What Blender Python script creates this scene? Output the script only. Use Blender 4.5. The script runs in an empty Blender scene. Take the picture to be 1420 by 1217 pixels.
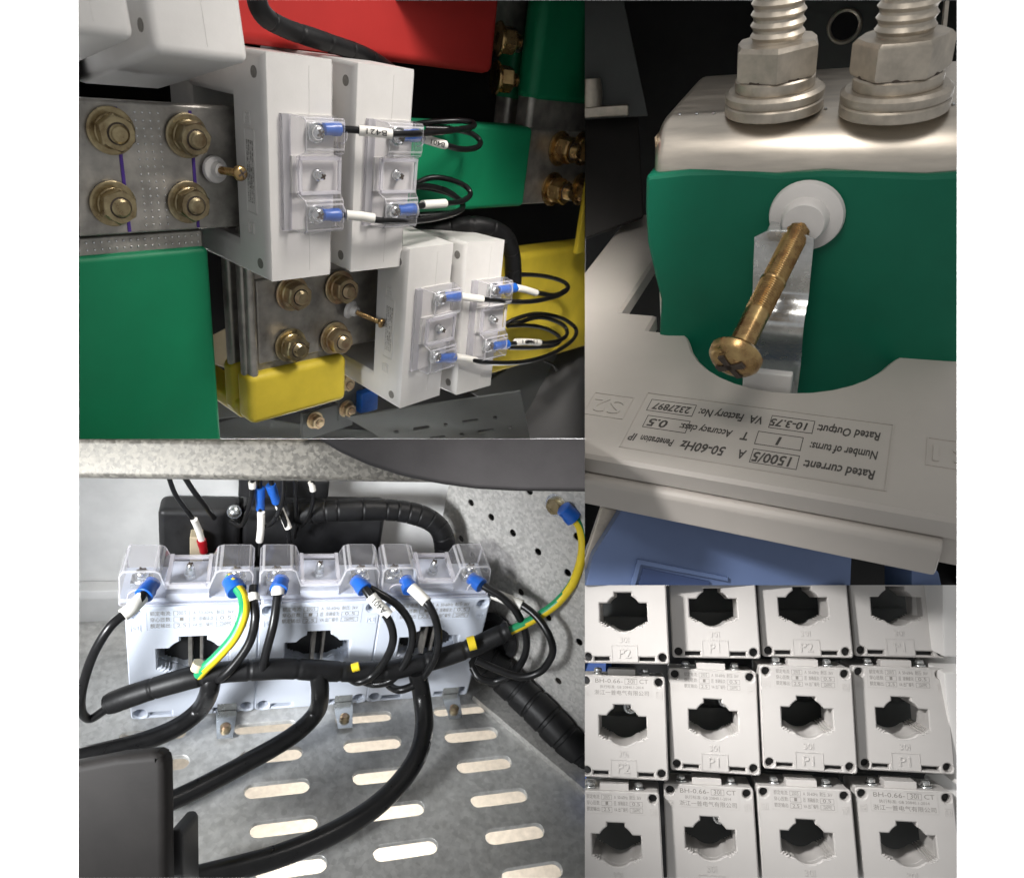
import bpy, bmesh, math, random
import numpy as np
from mathutils import Vector, Matrix, Euler
random.seed(7)
C = bpy.context.scene.collection
SC = bpy.context.scene

# ------------------------------------------------------------------ camera, world, lamps, exposure
D = 1.0                                     # camera to the front plane; 1 px of the photograph = 1 mm there
camd = bpy.data.cameras.new('camera'); cam = bpy.data.objects.new('camera', camd); C.objects.link(cam)
cam.location = (0, -D, 0); cam.rotation_euler = (math.radians(90), 0, 0)
camd.sensor_fit = 'HORIZONTAL'; camd.sensor_width = 36.0; camd.lens = 36.0*D/1.42
camd.clip_start = 0.01; camd.clip_end = 50
camd.dof.use_dof = True; camd.dof.focus_distance = 1.08; camd.dof.aperture_fstop = 5.0
SC.camera = cam
w = bpy.data.worlds.new('World'); SC.world = w; w.use_nodes = True
bg = w.node_tree.nodes['Background']; bg.inputs[0].default_value = (1, 1, 1, 1); bg.inputs[1].default_value = 0.36
def lamp(name, loc, target, size, energy, color=(1, 1, 1), spread=180):
    d = bpy.data.lights.new(name, 'AREA'); d.shape = 'DISK'; d.size = size; d.energy = energy; d.color = color; d.spread = math.radians(spread)
    o = bpy.data.objects.new(name, d); C.objects.link(o); o.location = loc
    o.rotation_euler = (Vector(target)-Vector(loc)).to_track_quat('-Z', 'Y').to_euler(); return o
lamp('studio_lamp_busbars', (0.55, -0.55, 1.0), (-0.25, 0.1, 0.3), 0.42, 1.8, (1, .95, .90), 52)
lamp('studio_lamp_cabinet', (-1.0, -0.95, -0.25), (-0.42, 0.2, -0.30), 0.4, 2.9, (.96, .98, 1), 38)
lamp('studio_lamp_stack', (-0.5, -0.6, 0.32), (0.36, 0.05, -0.42), 0.12, 0.85, (1, .97, .95), 30)
lamp('studio_lamp_close_up', (0.1, -0.7, 0.55), (0.35, 0.0, 0.2), 0.3, 0.42, (1, .95, .89), 70)
lamp('added_fill_far_bars', (0.05, -0.92, 0.6), (0.06, 0.55, 0.22), 0.2, 0.5, (1, .95, .90), 20)  # added fill lamp, brightens the yellow bar at the right
lamp('added_lamp_under_floor', (-0.3, -0.4, -1.05), (-0.3, 0.45, -0.98), 0.3, 8.5, (1, .98, .95), 60)  # added lamp, brightens the ground seen through the floor slots
for sx in (-1, 1):                          # the white backdrop far behind is lit by added lamps, unseen behind the groups
    for sz in (-.6, .6): lamp('backdrop_lamp', (sx*1.05, 1.35, sz), (sx*2.0, 3.0, sz*1.6), 0.5, 260, (1, 1, 1), 180)
VS = SC.view_settings; VS.view_transform = 'Standard'; VS.look = 'None'; VS.exposure = 0.0; VS.gamma = 1.0; VS.use_curve_mapping = False
SC.cycles.max_bounces = 10; SC.cycles.transparent_max_bounces = 16; SC.cycles.caustics_reflective = False; SC.cycles.caustics_refractive = False

# ------------------------------------------------------------------ frames: where a thing stands and how it is turned
class Frame:
    def __init__(s, o, e=(0, 0, 0)):
        s.o = Vector(o); s.R = Euler([math.radians(a) for a in e], 'XYZ').to_matrix()
        s.M = Matrix.Translation(s.o) @ s.R.to_4x4()
    def P(s, u, v, ax, val):                # point of the plane local[ax] = val seen at (u, v)
        n = s.R.col[ax]; c = Vector((0, -D, 0)); ray = Vector(((u-710)/1000, 1, (608.5-v)/1000))
        t = ((s.o+n*val-c).dot(n))/ray.dot(n); return s.R.transposed() @ (c+ray*t-s.o)
    def sub(s, loc, e=(0, 0, 0)):
        f = Frame((0, 0, 0)); f.M = s.M @ Matrix.Translation(loc) @ Euler([math.radians(a) for a in e], 'XYZ').to_matrix().to_4x4()
        f.o = f.M.translation.copy(); f.R = f.M.to_3x3(); return f
def facing(u, v, d):                        # a frame at distance plane d whose y axis looks away from the lens
    y = Vector(((u-710)/1000, 1, (608.5-v)/1000)); o = Vector((0, -D, 0))+y*(D+d); y.normalize()
    x = y.cross(Vector((0, 0, 1))).normalized(); z = x.cross(y); f = Frame(o)
    f.R = Matrix((x, y, z)).transposed(); f.M = Matrix.Translation(o) @ f.R.to_4x4(); return f
W0 = Frame((0, 0, 0))
FA = Frame((-0.3387, 0, 0.2171), (23.74, -15.47, 46.39))
FB = Frame((0.15, 0, -0.0105), (38.46, 8.89, -25.68))
FC = Frame((-0.6608, 0.25, -0.4873), (30.5, 2.59, 19.38))

# ------------------------------------------------------------------ materials
MATS = {}
def mat(name, col, rough=.5, metal=0., var=.06, scale=40., bump=.05, bscale=200., spec=.5, coat=0., voro=0., col2=None, rvar=.08, streak=None, bdist=.002, vmix=.55):
    m = bpy.data.materials.new(name); m.use_nodes = True; nt = m.node_tree; N = nt.nodes; L = nt.links
    b = N['Principled BSDF']; b.inputs['Roughness'].default_value = rough; b.inputs['Metallic'].default_value = metal
    b.inputs['Specular IOR Level'].default_value = spec; b.inputs['Coat Weight'].default_value = coat
    tc = N.new('ShaderNodeTexCoord'); src = tc.outputs['Object']
    if streak:
        mp = N.new('ShaderNodeMapping'); mp.inputs['Scale'].default_value = streak; L.new(src, mp.inputs['Vector']); src = mp.outputs['Vector']
    if voro:
        vx = N.new('ShaderNodeTexVoronoi'); vx.inputs['Scale'].default_value = voro; L.new(src, vx.inputs['Vector'])
        n0 = N.new('ShaderNodeTexNoise'); n0.inputs['Scale'].default_value = scale; n0.inputs['Detail'].default_value = 5; L.new(src, n0.inputs['Vector'])
        sp = N.new('ShaderNodeSeparateColor'); L.new(vx.outputs['Color'], sp.inputs[0])
        mx = N.new('ShaderNodeMix'); mx.inputs['Factor'].default_value = vmix; L.new(sp.outputs[0], mx.inputs['A']); L.new(n0.outputs['Fac'], mx.inputs['B']); fac = mx.outputs['Result']
    else:
        n0 = N.new('ShaderNodeTexNoise'); n0.inputs['Scale'].default_value = scale; n0.inputs['Detail'].default_value = 6; n0.inputs['Roughness'].default_value = .6; L.new(src, n0.inputs['Vector']); fac = n0.outputs['Fac']
    cr = N.new('ShaderNodeValToRGB'); cr.color_ramp.elements[0].position = .3; cr.color_ramp.elements[1].position = .7
    c1 = [max(0, c*(1-var)) for c in col]; c2 = col2 or [min(1, c*(1+var)) for c in col]
    cr.color_ramp.elements[0].color = (*c1, 1); cr.color_ramp.elements[1].color = (*c2, 1)
    L.new(fac, cr.inputs['Fac']); L.new(cr.outputs['Color'], b.inputs['Base Color'])
    mr = N.new('ShaderNodeMapRange'); mr.inputs['To Min'].default_value = max(.02, rough-rvar); mr.inputs['To Max'].default_value = min(1, rough+rvar)
    L.new(fac, mr.inputs['Value']); L.new(mr.outputs['Result'], b.inputs['Roughness'])
    if bump:
        n1 = N.new('ShaderNodeTexNoise'); n1.inputs['Scale'].default_value = bscale; n1.inputs['Detail'].default_value = 3; L.new(src, n1.inputs['Vector'])
        bp = N.new('ShaderNodeBump'); bp.inputs['Strength'].default_value = bump; bp.inputs['Distance'].default_value = bdist
        L.new(n1.outputs['Fac'], bp.inputs['Height']); L.new(bp.outputs['Normal'], b.inputs['Normal'])
    MATS[name] = m; return m
mat('white_plastic', (.65, .635, .615), .42, var=.045, scale=22, bump=.05, bscale=350)
mat('pale_plastic', (.60, .645, .73), .42, var=.03, scale=14, bump=.03)
mat('grey_plastic', (.50, .485, .468), .5, var=.03, scale=18, bump=.05, bscale=500)
mat('putty_plastic', (.44, .41, .375), .5, var=.04, scale=10, bump=.06, bscale=500)
mat('bright_plastic', (.78, .77, .75), .5, var=.02, scale=14, bump=.02)
mat('tin_plate', (.40, .38, .35), .45, .85, var=.34, scale=30, bump=.12, bscale=160, rvar=.15)
mat('silver_bar', (.66, .60, .52), .34, .9, var=.12, scale=12, bump=.05, bscale=240, rvar=.1, streak=(1, 6, 6))
mat('galvanised', (.46, .45, .43), .55, .35, var=.16, scale=70, bump=.3, bscale=110, voro=190, rvar=.12)
mat('galvanised_floor', (.56, .56, .545), .42, .3, var=.2, scale=55, bump=.12, bscale=60, voro=130, rvar=.12, vmix=.8)
mat('spangled_zinc', (.27, .255, .225), .55, .3, var=.40, scale=120, bump=.25, bscale=160, voro=230, rvar=.15)
mat('pale_steel', (.72, .72, .71), .55, .05, var=.08, scale=18, bump=.03, rvar=.1)
mat('brass_zinc', (.36, .26, .14), .3, .95, var=.4, scale=60, bump=.15, bscale=160, col2=(.50, .42, .25), rvar=.14)
mat('dull_zinc', (.30, .21, .12), .36, .95, var=.4, scale=70, bump=.18, bscale=160, col2=(.44, .38, .24), rvar=.16)
mat('copper_zinc', (.50, .30, .20), .34, .95, var=.3, scale=60, bump=.12, bscale=160, col2=(.60, .52, .32), rvar=.12)
mat('gold_screw', (.36, .20, .09), .28, .95, var=.3, scale=50, bump=.08, bscale=200, col2=(.56, .40, .18), rvar=.1)
mat('bright_zinc', (.70, .72, .72), .25, .95, var=.12, scale=70, bump=.08, rvar=.1)
mat('grey_zinc', (.50, .45, .38), .42, .75, var=.22, scale=40, bump=.12, bscale=200, rvar=.14)
mat('green_sleeve', (.004, .205, .088), .5, var=.14, scale=6, bump=.16, bscale=13, spec=.35, rvar=.2, bdist=.006)
mat('dark_green_sleeve', (.003, .125, .07), .45, var=.12, scale=5, bump=.2, bscale=14, spec=.3, rvar=.2, bdist=.005)
mat('red_sleeve', (.52, .034, .03), .52, var=.12, scale=5, bump=.14, bscale=12, spec=.3, rvar=.2, bdist=.006)
mat('yellow_sleeve', (.60, .46, .04), .5, var=.16, scale=9, bump=.35, bscale=16, spec=.3, rvar=.2, bdist=.006)
mat('black_cable', (.007, .007, .0075), .3, var=.3, scale=60, bump=.06, bscale=300, spec=.38)
mat('black_wrap', (.007, .007, .0075), .48, var=.35, scale=40, bump=.12, bscale=120, spec=.28)
mat('black_plastic', (.016, .016, .017), .5, var=.3, scale=30, bump=.06)
mat('dark_board', (.02, .02, .021), .6, var=.3, scale=8, bump=.04)
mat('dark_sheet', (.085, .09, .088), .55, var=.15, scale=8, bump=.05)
mat('satin_grey', (.05, .048, .05), .55, var=.12, scale=20, bump=.06, bscale=250, spec=.3)
mat('charcoal_paint', (.022, .020, .019), .65, var=.15, scale=20, bump=.06, bscale=250, spec=.2)
mat('white_sleeve', (.74, .72, .67), .55, var=.03, scale=60, bump=.03)
mat('blue_lug', (.012, .10, .44), .32, var=.12, scale=60, bump=.05, coat=.3)
mat('shaded_blue_plastic', (.035, .06, .15), .5, var=.06, scale=10, bump=.05)  # darker copy of the blue plastic, with the pocket's shade in its colour
mat('blue_plastic', (.12, .175, .33), .45, var=.06, scale=10, bump=.05)
mat('red_lug', (.45, .012, .02), .35, var=.1, scale=60, bump=.04)
mat('earth_green', (.012, .25, .10), .38, var=.06, scale=60, bump=.03)
mat('earth_yellow', (.74, .55, .02), .38, var=.05, scale=60, bump=.03)
mat('ivory_plastic', (.55, .47, .32), .5, var=.05, scale=30, bump=.03)
mat('milky_plastic', (.64, .62, .60), .4, var=.04, scale=20, bump=.03)
mat('ink', (.06, .055, .05), .7, var=.15, scale=200, bump=0)
mat('pale_ink', (.20, .19, .175), .7, var=.2, scale=200, bump=0)
mat('black_ink', (.02, .02, .02), .7, var=.1, scale=200, bump=0)
mat('purple_ink', (.06, .02, .22), .6, var=.2, scale=90, bump=0)
mat('stone_floor', (.60, .53, .44), .7, var=.14, scale=70, bump=.1, bscale=200)
mat('backdrop_white', (.9, .9, .9), .9, var=.01, scale=1, bump=0)
mat('rust_dark', (.055, .04, .03), .7, var=.3, scale=60, bump=.05)
def clear(name, haze, tint):
    m = bpy.data.materials.new(name); m.use_nodes = True; nt = m.node_tree; N = nt.nodes; L = nt.links; N.clear()
    out = N.new('ShaderNodeOutputMaterial'); tr = N.new('ShaderNodeBsdfTransparent'); tr.inputs[0].default_value = (*tint, 1)
    gl = N.new('ShaderNodeBsdfGlossy'); gl.inputs['Roughness'].default_value = .06
    df = N.new('ShaderNodeBsdfDiffuse'); df.inputs[0].default_value = (.86, .85, .88, 1)
    fr = N.new('ShaderNodeFresnel'); ge = N.new('ShaderNodeNewGeometry'); mm = N.new('ShaderNodeMath'); mm.operation = 'MULTIPLY_ADD'; mm.inputs[1].default_value = 1/1.45-1.45; mm.inputs[2].default_value = 1.45
    L.new(ge.outputs['Backfacing'], mm.inputs[0]); L.new(mm.outputs[0], fr.inputs['IOR'])
    no = N.new('ShaderNodeTexNoise'); no.inputs['Scale'].default_value = 25; tc = N.new('ShaderNodeTexCoord'); L.new(tc.outputs['Object'], no.inputs['Vector'])
    bp = N.new('ShaderNodeBump'); bp.inputs['Strength'].default_value = .12; bp.inputs['Distance'].default_value = .004; L.new(no.outputs['Fac'], bp.inputs['Height'])
    L.new(bp.outputs['Normal'], gl.inputs['Normal']); L.new(bp.outputs['Normal'], fr.inputs['Normal'])
    m1 = N.new('ShaderNodeMixShader'); m1.inputs[0].default_value = haze; L.new(tr.outputs[0], m1.inputs[1]); L.new(df.outputs[0], m1.inputs[2])
    m2 = N.new('ShaderNodeMixShader'); L.new(fr.outputs[0], m2.inputs[0]); L.new(m1.outputs[0], m2.inputs[1]); L.new(gl.outputs[0], m2.inputs[2])
    L.new(m2.outputs[0], out.inputs[0]); MATS[name] = m
clear('clear_plastic', .07, (.97, .965, .98))
clear('clear_edge', .34, (.93, .92, .95))

# ------------------------------------------------------------------ mesh helpers (all return a bmesh)
def bx(x0, x1, y0, y1, z0, z1, bev=0, seg=2):
    bm = bmesh.new(); bmesh.ops.create_cube(bm, size=1)
    for v in bm.verts: v.co = Vector(((x0+x1)/2+v.co.x*(x1-x0), (y0+y1)/2+v.co.y*(y1-y0), (z0+z1)/2+v.co.z*(z1-z0)))
    if bev: bmesh.ops.bevel(bm, geom=bm.edges[:], offset=bev, segments=seg, profile=.5, affect='EDGES')
    return bm
def prism(pts, ax, a0, a1, bev=0, seg=2, top=None):   # polygon in the two other axes, extruded along ax from a0 to a1; top = polygon at a1
    bm = bmesh.new(); o = [i for i in range(3) if i != ax]
    def mk(p, a):
        c = [0, 0, 0]; c[o[0]], c[o[1]] = p; c[ax] = a; return bm.verts.new(c)
    A = [mk(p, a0) for p in pts]; B = [mk(p, a1) for p in (top or pts)]; n = len(pts)
    bm.faces.new(A); bm.faces.new(B[::-1])
    for i in range(n): bm.faces.new((A[i], B[i], B[(i+1) % n], A[(i+1) % n]))
    bmesh.ops.recalc_face_normals(bm, faces=bm.faces[:])
    if bev: bmesh.ops.bevel(bm, geom=bm.edges[:], offset=bev, segments=seg, profile=.5, affect='EDGES')
    return bm
def basis(d):
    d = Vector(d).normalized(); a = Vector((0, 0, 1)) if abs(d.z) < .9 else Vector((1, 0, 0))
    x = d.cross(a).normalized(); return x, x.cross(d) * -1, d
def lathe(prof, base, d, n=24, rough=0):            # prof: (radius, height) pairs along direction d
    bm = bmesh.new(); x, y, z = basis(d); base = Vector(base); rings = []
    for r, h in prof:
        rings.append([bm.verts.new(base+z*h+(x*math.cos(2*math.pi*k/n)+y*math.sin(2*math.pi*k/n))*r*(1+rough*random.uniform(-1, 1))) for k in range(n)])
    for a, b in zip(rings, rings[1:]):
        for k in range(n): bm.faces.new((a[k], a[(k+1) % n], b[(k+1) % n], b[k]))
    bm.faces.new(rings[0][::-1]); bm.faces.new(rings[-1])
    bmesh.ops.recalc_face_normals(bm, faces=bm.faces[:]); return bm
def stud(base, d, r, h, pitch):                     # threaded rod with a chamfered end
    pr = [(r*.86, 0)]; z = 0
    while z < h-pitch*1.2: pr += [(r*.9, z+pitch*.12), (r, z+pitch*.5), (r*.9, z+pitch*.88)]; z += pitch
    pr += [(r*.92, z+.1*pitch), (r*.92, h-r*.14), (r*.76, h)]; return lathe(pr, base, d, 24)
def hexnut(base, d, af, h, turn=0):
    bm = bmesh.new(); x, y, z = basis(d); base = Vector(base); R = af/math.sqrt(3); rings = []
    for hh, k in ((0, .95), (h*.1, 1), (h*.86, 1), (h, .9)):
        ring = []
        for i in range(12):
            a = turn+i*math.pi/6; rr = R*(1 if i % 2 == 0 else .866)*(k if i % 2 == 0 else min(1, k*1.1))
            ring.append(bm.verts.new(base+z*hh+(x*math.cos(a)+y*math.sin(a))*rr))
        rings.append(ring)
    for a, b in zip(rings, rings[1:]):
        for k in range(12): bm.faces.new((a[k], a[(k+1) % 12], b[(k+1) % 12], b[k]))
    bm.faces.new(rings[0][::-1]); bm.faces.new(rings[-1]); bmesh.ops.recalc_face_normals(bm, faces=bm.faces[:]); return bm
def crom(pts, n=8):
    p = [Vector(q) for q in pts]
    if len(p) < 3: return p
    p = [2*p[0]-p[1]]+p+[2*p[-1]-p[-2]]; out = []
    for i in range(1, len(p)-2):
        for k in range(n):
            t = k/n; a, b, c, d = p[i-1], p[i], p[i+1], p[i+2]
            out.append(.5*((2*b)+(c-a)*t+(2*a-5*b+4*c-d)*t*t+(3*b-a-3*c+d)*t**3))
    out.append(p[-2]); return out
def tube(pts, r, n=12, sub=8, rf=None, split=None):   # rf(s, total) scales the radius along the run; split = (count) marks alternate material faces
    P = crom(pts, sub); bm = bmesh.new(); rings = []; nrm = None; s = 0
    tot = sum((b-a).length for a, b in zip(P, P[1:]))
    for i, p in enumerate(P):
        t = (P[min(i+1, len(P)-1)]-P[max(i-1, 0)]).normalized()
        if nrm is None: nrm = basis(t)[0]
        nrm = (nrm-t*nrm.dot(t)).normalized(); b = t.cross(nrm); rr = r*(rf(s, tot) if rf else 1)
        rings.append([bm.verts.new(p+(nrm*math.cos(2*math.pi*k/n)+b*math.sin(2*math.pi*k/n))*rr) for k in range(n)])
        if i < len(P)-1: s += (P[i+1]-p).length
    for a, b in zip(rings, rings[1:]):
        for k in range(n):
            f = bm.faces.new((a[k], a[(k+1) % n], b[(k+1) % n], b[k]))
            if split and split((a[k].co+a[(k+1) % n].co)/2-sum((q.co for q in a), Vector())/n): f.material_index = 1
    bm.faces.new(rings[0][::-1]); bm.faces.new(rings[-1]); bmesh.ops.recalc_face_normals(bm, faces=bm.faces[:]); return bm
def join(*bms):
    out = bmesh.new()
    for b in bms:
        me = bpy.data.meshes.new('t'); b.to_mesh(me); out.from_mesh(me); bpy.data.meshes.remove(me); b.free()
    return out
def curve_bm(cu, M=None):
    o = bpy.data.objects.new('t', cu); C.objects.link(o); bpy.context.view_layer.update()
    me = bpy.data.meshes.new_from_object(o.evaluated_get(bpy.context.evaluated_depsgraph_get()))
    bm = bmesh.new(); bm.from_mesh(me); bpy.data.meshes.remove(me); bpy.data.objects.remove(o); bpy.data.curves.remove(cu)
    if M is not None: bmesh.ops.transform(bm, matrix=M, verts=bm.verts[:])
    return bm
def sheet(outer, holes, th, bev=0, M=None):          # flat sheet in xy with real holes, from z = -th to z = 0, edges of the front and the back eased by bev
    from mathutils.geometry import delaunay_2d_cdt
    def area(p): return sum(a[0]*b[1]-b[0]*a[1] for a, b in zip(p, p[1:]+p[:1]))
    loops = [outer if area(outer) > 0 else outer[::-1]]+[h if area(h) < 0 else h[::-1] for h in holes]      # solid always on the left
    def inset(p, d):
        out = []; n = len(p)
        for k in range(n):
            a, b, c = Vector(p[k-1]), Vector(p[k]), Vector(p[(k+1) % n]); e, f = (b-a).normalized(), (c-b).normalized()
            n1, n2 = Vector((-e.y, e.x)), Vector((-f.y, f.x)); m = n1+n2; m = m/max(.35, m.dot(n1)) if m.length > 1e-6 else n1; out.append(tuple(b+m*d))
        return out
    bm = bmesh.new()
    def inside(p, x, y):
        c = False
        for (ax, ay), (bx_, by) in zip(p, p[1:]+p[:1]):
            if (ay > y) != (by > y) and x < (bx_-ax)*(y-ay)/(by-ay)+ax: c = not c
        return c
    def ring(lp, z): return [bm.verts.new((x, y, z)) for x, y in lp]
    def cap(lps, rings, flip):
        co = [Vector(p) for lp in lps for p in lp]; vs = [v for r in rings for v in r]; ed = []; o = 0
        for lp in lps: ed += [(o+k, o+(k+1) % len(lp)) for k in range(len(lp))]; o += len(lp)
        vo, eo, fo, ov, _, _ = delaunay_2d_cdt(co, ed, [], 0, 1e-9)
        idx = [vs[q[0]] if q else None for q in ov]
        for f in fo:
            t = [idx[k] for k in f]
            if None in t or len(set(t)) < 3: continue
            cx_, cy_ = sum(v.co.x for v in t)/3, sum(v.co.y for v in t)/3
            if sum(inside(lp, cx_, cy_) for lp in lps) != 1: continue
            try: bm.faces.new(t[::-1] if flip else t)
            except ValueError: pass
    ins = [inset(lp, bev) for lp in loops] if bev else loops
    seq = ([(ins, 0), (loops, -bev), (loops, -th+bev), (ins, -th)] if bev else [(loops, 0), (loops, -th)])
    R = [[ring(lp, z) for lp in lps] for lps, z in seq]
    cap(seq[0][0], R[0], False); cap(seq[-1][0], R[-1], True)
    for A_, B_ in zip(R, R[1:]):
        for a, b in zip(A_, B_):
            for k in range(len(a)): bm.faces.new((a[k], b[k], b[(k+1) % len(a)], a[(k+1) % len(a)]))
    if M is not None:
        bmesh.ops.transform(bm, matrix=M, verts=bm.verts[:])
        if M.to_3x3().determinant() < 0: bmesh.ops.reverse_faces(bm, faces=bm.faces[:])
    return bm
TEXTS = {}
def text_bm(body, size, ext=0., shear=0., width=None, align='CENTER', bold=0.):
    cu = bpy.data.curves.new('t', 'FONT'); cu.body = body; cu.size = size; cu.extrude = ext; cu.align_x = align; cu.align_y = 'CENTER'; cu.resolution_u = 2; cu.shear = shear; cu.offset = bold
    bm = curve_bm(cu)
    if width:
        xs = [v.co.x for v in bm.verts]; k = width/max(1e-6, max(xs)-min(xs))
        for v in bm.verts: v.co.x *= k
    return bm
def circ(cx, cy, r, n=16, ry=None): return [(cx+r*math.cos(2*math.pi*k/n), cy+(ry or r)*math.sin(2*math.pi*k/n)) for k in range(n)]
def moved(bm, M): bmesh.ops.transform(bm, matrix=M, verts=bm.verts[:]); return bm

# ------------------------------------------------------------------ objects
REGION = {}; BASE = {}; CUR = [None]
PANES = {'A': (109, 0, 811, 608.5), 'B': (811, 0, 1327, 811), 'C': (109, 608.5, 811, 1217), 'D': (811, 811, 1327, 1217)}
def mesh_of(name, bm, m, angle=35):
    me = bpy.data.meshes.new(name); bm.to_mesh(me); bm.free()
    for k in ([m] if isinstance(m, str) else m): me.materials.append(MATS[k])
    for p in me.polygons: p.use_smooth = True
    me.set_sharp_from_angle(angle=math.radians(angle)); return me
def wn(o):
    md = o.modifiers.new('weighted', 'WEIGHTED_NORMAL'); md.keep_sharp = True; md.weight = 90
def tag(o, label, cat, group=None):
    o['label'] = label; o['category'] = cat
    if group: o['group'] = group
    return o
def thing(name, label, cat, frame, base=(0, 0, 0), group=None):
    o = bpy.data.objects.new(name, None); C.objects.link(o); o.empty_display_size = .02
    o.matrix_world = frame.M @ Matrix.Translation(base); BASE[o] = Vector(base); REGION[o] = CUR[0]; return tag(o, label, cat, group)
def part(name, bm, m, parent, label=None, angle=35, weighted=True):     # geometry given in the frame of the thing
    b = BASE[parent]; bmesh.ops.translate(bm, vec=-b, verts=bm.verts[:])
    o = bpy.data.objects.new(name, mesh_of(name, bm, m, angle)); C.objects.link(o); o.parent = parent; BASE[o] = b; REGION[o] = CUR[0]
    if weighted: wn(o)
    if label: o['label'] = label
    return o
def solo(name, bm, m, frame, label, cat, base=(0, 0, 0), group=None, angle=35):
    bmesh.ops.translate(bm, vec=-Vector(base), verts=bm.verts[:])
    o = bpy.data.objects.new(name, mesh_of(name, bm, m, angle)); C.objects.link(o); o.matrix_world = frame.M @ Matrix.Translation(base)
    BASE[o] = Vector(base); REGION[o] = CUR[0]; wn(o); return tag(o, label, cat, group)
def struct(name, bm, m, frame, angle=35):
    o = bpy.data.objects.new(name, mesh_of(name, bm, m, angle)); C.objects.link(o); o.matrix_world = frame.M; o['kind'] = 'structure'; REGION[o] = CUR[0]; BASE[o] = Vector(); wn(o); return o
def housing(name, key, d0, d1, m, sides='LRTB'):      # unseen dark walls edge-on to the lens, added to block light
    u0, v0, u1, v1 = PANES[key]; e = 1.2
    def U(u, v, d): return Vector(((u-710)/1000*(D+d), d, (608.5-v)/1000*(D+d)))
    q = {'L': ((u0, v0), (u0, v1), (u0+e, v1), (u0+e, v0)), 'R': ((u1-e, v0), (u1-e, v1), (u1, v1), (u1, v0)), 'T': ((u0, v0), (u0, v0+e), (u1, v0+e), (u1, v0)), 'B': ((u0, v1-e), (u0, v1), (u1, v1), (u1, v1-e))}
    for s in sides:
        bm = bmesh.new(); vs = [bm.verts.new(U(a, b, d)) for d in (d0, d1) for a, b in q[s]]
        for f in ((0, 1, 2, 3), (7, 6, 5, 4), (0, 4, 5, 1), (1, 5, 6, 2), (2, 6, 7, 3), (3, 7, 4, 0)): bm.faces.new([vs[i] for i in f])
        bmesh.ops.recalc_face_normals(bm, faces=bm.faces[:]); struct(name, bm, m, W0)
def uvbox(u0, v0, u1, v1, d, th, bev=0):              # upright box facing the lens axis
    k = (D+d)/1000; return bx((u0-710)*k, (u1-710)*k, d, d+th, (608.5-v1)*k, (608.5-v0)*k, bev)
def uvpoly(pts, d, th, bev=0, seg=2):
    k = (D+d)/1000; return prism([((u-710)*k, (608.5-v)*k) for u, v in pts], 1, d, d+th, bev, seg)

# a bolt end: washers, hex nut and threaded stud; part of what it fastens
def bolt(parent, base, d, r, m='brass_zinc', turn=0., hs=1., head=False):
    base = Vector(base); d = Vector(d).normalized()
    b = part('bolt', lathe([(r*.36, 0), (r*.36, r*.5*hs), (r*.3, r*.52*hs)], base, d, 16) if head else stud(base, d, r*.4, r*1.18*hs, r*.1), m, parent)
    part('washer', lathe([(r*.97, 0), (r, r*.05), (r, r*.12), (r*.9, r*.17)], base, d, 28), m, b)
    part('washer', lathe([(r*.72, r*.16), (r*.75, r*.19), (r*.75, r*.3), (r*.7, r*.34)], base, d, 24), m, b)
    part('thread_gap', lathe([(r*.47, 0), (r*.47, r*.006)], base+d*(r*.33+r*.6*hs), d, 24), 'rust_dark', b)
    part('nut', hexnut(base+d*r*.33, d, r*1.36, r*.6*hs, turn), m, b, angle=20)
    return b
def cross_screw(r, h, base, d, m, parent, washer=True, name='screw'):
    base = Vector(base); dd = Vector(d).normalized(); x, y, z = basis(d)
    s = part(name, lathe([(r*.8, 0), (r, h*.25), (r*.97, h*.6), (r*.8, h*.85), (r*.45, h)], base, d, 20), m, parent)
    rc = join(*[moved(bx(-a, a, -b, b, -.2*h, .06*h), Matrix.Translation(base+z*h) @ Matrix((x, y, z)).transposed().to_4x4() @ Matrix.Rotation(.5, 4, 'Z')) for a, b in ((r*.62, r*.13), (r*.13, r*.62))])
    part('recess', rc, 'rust_dark', s, weighted=False)
    if washer: part('washer', lathe([(r*1.35, -h*.3), (r*1.4, -h*.1), (r*1.3, 0)], base, d, 20), m, s)
    return s
def wire(name, label, frame, pts, r, m='black_cable', lug=None, sleeve=None, group='control wires', lug_m='blue_lug', words=None, flip=False):
    """pts in frame coordinates; lug = run of points the crimp lug covers, sleeve = run of points of the marker sleeve"""
    base = Vector(pts[0]); t = thing(name, label, 'wire', frame, base, group)
    part('conductor', tube(pts, r), m, t, angle=60)
    if lug:
        a, b = Vector(lug[0]), Vector(lug[1]); L = (b-a).length
        part('lug', lathe([(r*1.25, 0), (r*1.75, L*.08), (r*1.7, L*.45), (r*1.95, L*.6), (r*2.0, L*.97), (r*1.85, L)], a, b-a, 18), lug_m, t, angle=40)
    if sleeve:
        P = crom(sleeve, 6); s = part('marker_sleeve', tube(sleeve, r*1.45, 14, 6), 'white_sleeve', t, angle=50)
        if words:
            mid = P[len(P)//2]; tx = (P[-1]-P[0]).normalized(); L = (P[-1]-P[0]).length
            vw = (frame.R.transposed() @ (Vector((0, -D, 0))-frame.M @ mid)).normalized(); up = vw.cross(tx).normalized(); vw = tx.cross(up)
            if flip: tx, up = -tx, -up
            T = Matrix((tx, up, vw)).transposed().to_4x4(); T.translation = mid+vw*r*1.5
            part('lettering', moved(text_bm(words, r*2.2, .0001, width=L*.62), T), 'black_ink', s, weighted=False)
    return t

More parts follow.
